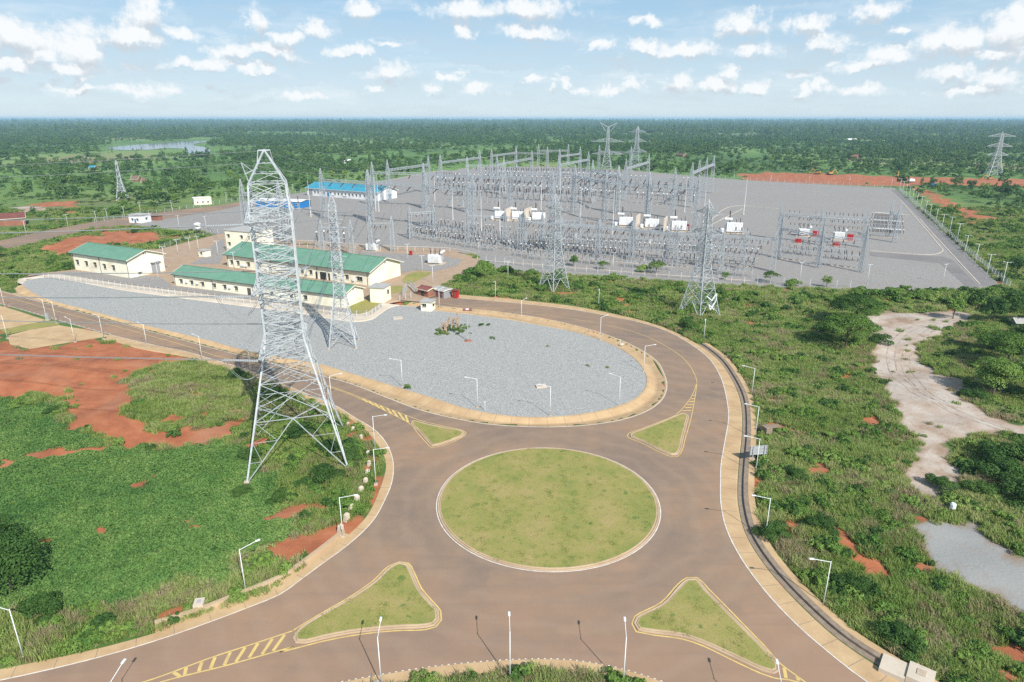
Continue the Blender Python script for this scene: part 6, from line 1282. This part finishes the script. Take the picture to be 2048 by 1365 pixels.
for i in o_:
    px, _ = proj(x[i], y[i]); g_, lb = ZN[0] if px < 780 else ZN[1] if px < 1480 else ZN[2]; kd = ['round', 'dark', 'flat', 'shrub', 'shrub', 'round'][int(rng.integers(0, 6))]
    lb = {'round': 'round crowned green tree', 'dark': 'dark dense tree', 'flat': 'flat topped feathery tree', 'shrub': 'low spreading bush'}[kd] + ' ' + ('close to the fence' if y[i] < 380 else 'in the middle distance' if y[i] < 640 else 'far out on the plain') + ' ' + g_.replace('trees ', '')
    tree(kd, (x[i], y[i], z[i]), rng.uniform(.5, 1.05)*(1.3 if kd == 'shrub' else 1), lb, g_, 'bush' if kd == 'shrub' else 'tree', cat='bush' if kd == 'shrub' else 'tree')
# far woods: stuff
def fartree(kind, H, Rr, n, ls, mat): return crown('far_tree', kind, H, Rr, 7, n, ls, mat)[0]
far_m = [fartree('round', 8, 4.6, 240, 1.35, M['leaf_far']), fartree('round', 9, 5, 240, 1.4, M['leaf_far']), fartree('tall', 14, 3.6, 220, 1.35, M['leaf_far']), fartree('bush', 4, 3.2, 150, 1.2, M['leaf_far']), fartree('flat', 7, 5.5, 220, 1.3, M['leaf_acacia'])]
cF = proto_col('far_tree', far_m)
def woods(dens, y0, y1, clear, smin, smax, lab, base, amp, seed, nsc, idxw=None):
    x, y, z, so, pa = sample(dens, y0, y1, clear, .1); d = sdist(RIVER, x, y); tow = np.hypot(x-G(1985,356).x, y-G(1985,356).y) > 14
    ok = (so < .35) & (pa < .35) & (d > np.where(y < G(300,305).y+40, 75, 30)) & tow; x, y, z = x[ok], y[ok], z[ok]; f = fnoise(x, y, nsc, seed, 4)+.5*fnoise(x, y, nsc*5, seed+1, 3)
    f = fnoise(x, y*2.2, nsc, seed, 4)+.45*fnoise(x, y, nsc*4, seed+1, 3)+np.where(x > .18*y, .04, 0.)-np.where(np.abs(x) < .15*y, .10, 0.)*(y < 2400); ok = rng.uniform(size=len(x)) < np.clip(base+amp*f, .03, 1); x, y, z = x[ok], y[ok], z[ok]; px, _ = proj(x, y); blk = (px > 203) & (px < 437) & (y > 1040) & (y < 1500); ok = (~blk) | (rng.uniform(size=len(x)) < .3); x, y, z, blk = x[ok], y[ok], z[ok], blk[ok]
    scatter('woodland', lab, cF, x, y, z-.3, rng.uniform(smin, smax, len(x))*np.where(blk, .4, 1.), idx=None)
woods(.010, 470, 1000, 6, .45, 1.1, 'scattered trees and thickets on the plain around and behind the switchyard', .06, 3.0, 80, .003)
woods(.012, 430, 1000, 5, .25, .55, 'low bushes dotted over the green plain', .30, 1.6, 83, .004)
woods(.0125, 1000, 2400, 0, .6, 1.35, 'woodland and hedgerow trees in the far middle distance', -.02, 3.4, 85, .0016)
woods(.0036, 2400, 5200, 0, 1.3, 2.5, 'distant belt of dense woodland', .05, 3.0, 88, .0009)
woods(.0007, 5200, 14000, 0, 2.2, 3.6, 'farthest dark woodland reaching the horizon', .65, 2., 91, .0004)
# weeds inside the oval and lawn tussocks
def blob(px, py, r, n): c = G(px, py); a = rng.uniform(0, 6.28, n); q = r*np.sqrt(rng.uniform(size=n)); return c.x+q*np.cos(a), c.y+q*np.sin(a)
bx = [blob(px, py, r, n) for px, py, r, n in [(900,663,4.5,60),(885,668,2.5,20),(920,657,3,30),(988,678,.9,5),(965,652,1.2,7),(977,651,.8,5),(1095,694,.5,3),(940,668,.5,2),(815,776,.8,5),(1212,736,.5,2),(1175,734,.4,2)]]
x = np.concatenate([b_[0] for b_ in bx]); y = np.concatenate([b_[1] for b_ in bx]); scatter('weeds', 'green weeds growing in the gravel oval around the stripped stumps', cB, x, y, np.full(len(x), .1), rng.uniform(.25, .6, len(x)))
tu = [blades('turf', 34, .5, .13, .035, M['grass'], .9), blades('turf', 34, .5, .12, .035, M['leaf'], .9)]; cT = proto_col('turf', tu)
X_, Y_ = [], []
for q in LAWN:
    mnx, mxx = min(p.x for p in q), max(p.x for p in q); mny, mxy = min(p.y for p in q), max(p.y for p in q); n = int((mxx-mnx)*(mxy-mny)*1.5); x, y = rng.uniform(mnx, mxx, n), rng.uniform(mny, mxy, n); k = inside(q, x, y); nz = fnoise(x, y, .12, 31, 4); k &= rng.uniform(size=n) < np.clip(.35+.8*nz, .05, 1); X_.append(x[k]); Y_.append(y[k])
x, y = np.concatenate(X_), np.concatenate(Y_); scatter('turf', 'short mown turf tussocks on the roundabout and splitter islands', cT, x, y, np.full(len(x), .235), rng.uniform(.5, 1.3, len(x)))
# verge plants along the bottom edge
x, y = rng.uniform(-26, 22, 900), rng.uniform(44, 58, 900); px, py = proj(x, y); P_ = [p for p in SV2]; yy = np.interp(x, [p.x for p in P_], [p.y for p in P_]); k = y < yy-1.0
scatter('scrub', 'rough grass and bushes on the bottom verge', cG, x[k], y[k], np.zeros(k.sum()), rng.uniform(.6, 1.2, k.sum()))
# ---------------------------------------------------------------- distant air
me = MB(); me.hexa([(-21000,-300,-12),(21000,-300,-12),(21000,24000,-12),(-21000,24000,-12),(-21000,-300,75),(21000,-300,75),(21000,24000,75),(-21000,24000,75)])
hm = bpy.data.materials.new('haze'); hm.use_nodes = True; ht_ = hm.node_tree; ht_.nodes.clear()
pv = N(ht_, 'ShaderNodeVolumePrincipled', {'Color': (.52, .80, 1., 1), 'Density': .00010}); N(ht_, 'ShaderNodeOutputMaterial', {'Volume': pv.outputs[0]})
tag(me.build('haze', hm), 'pale blue air between the camera and the far country', 'haze', None, 'stuff')
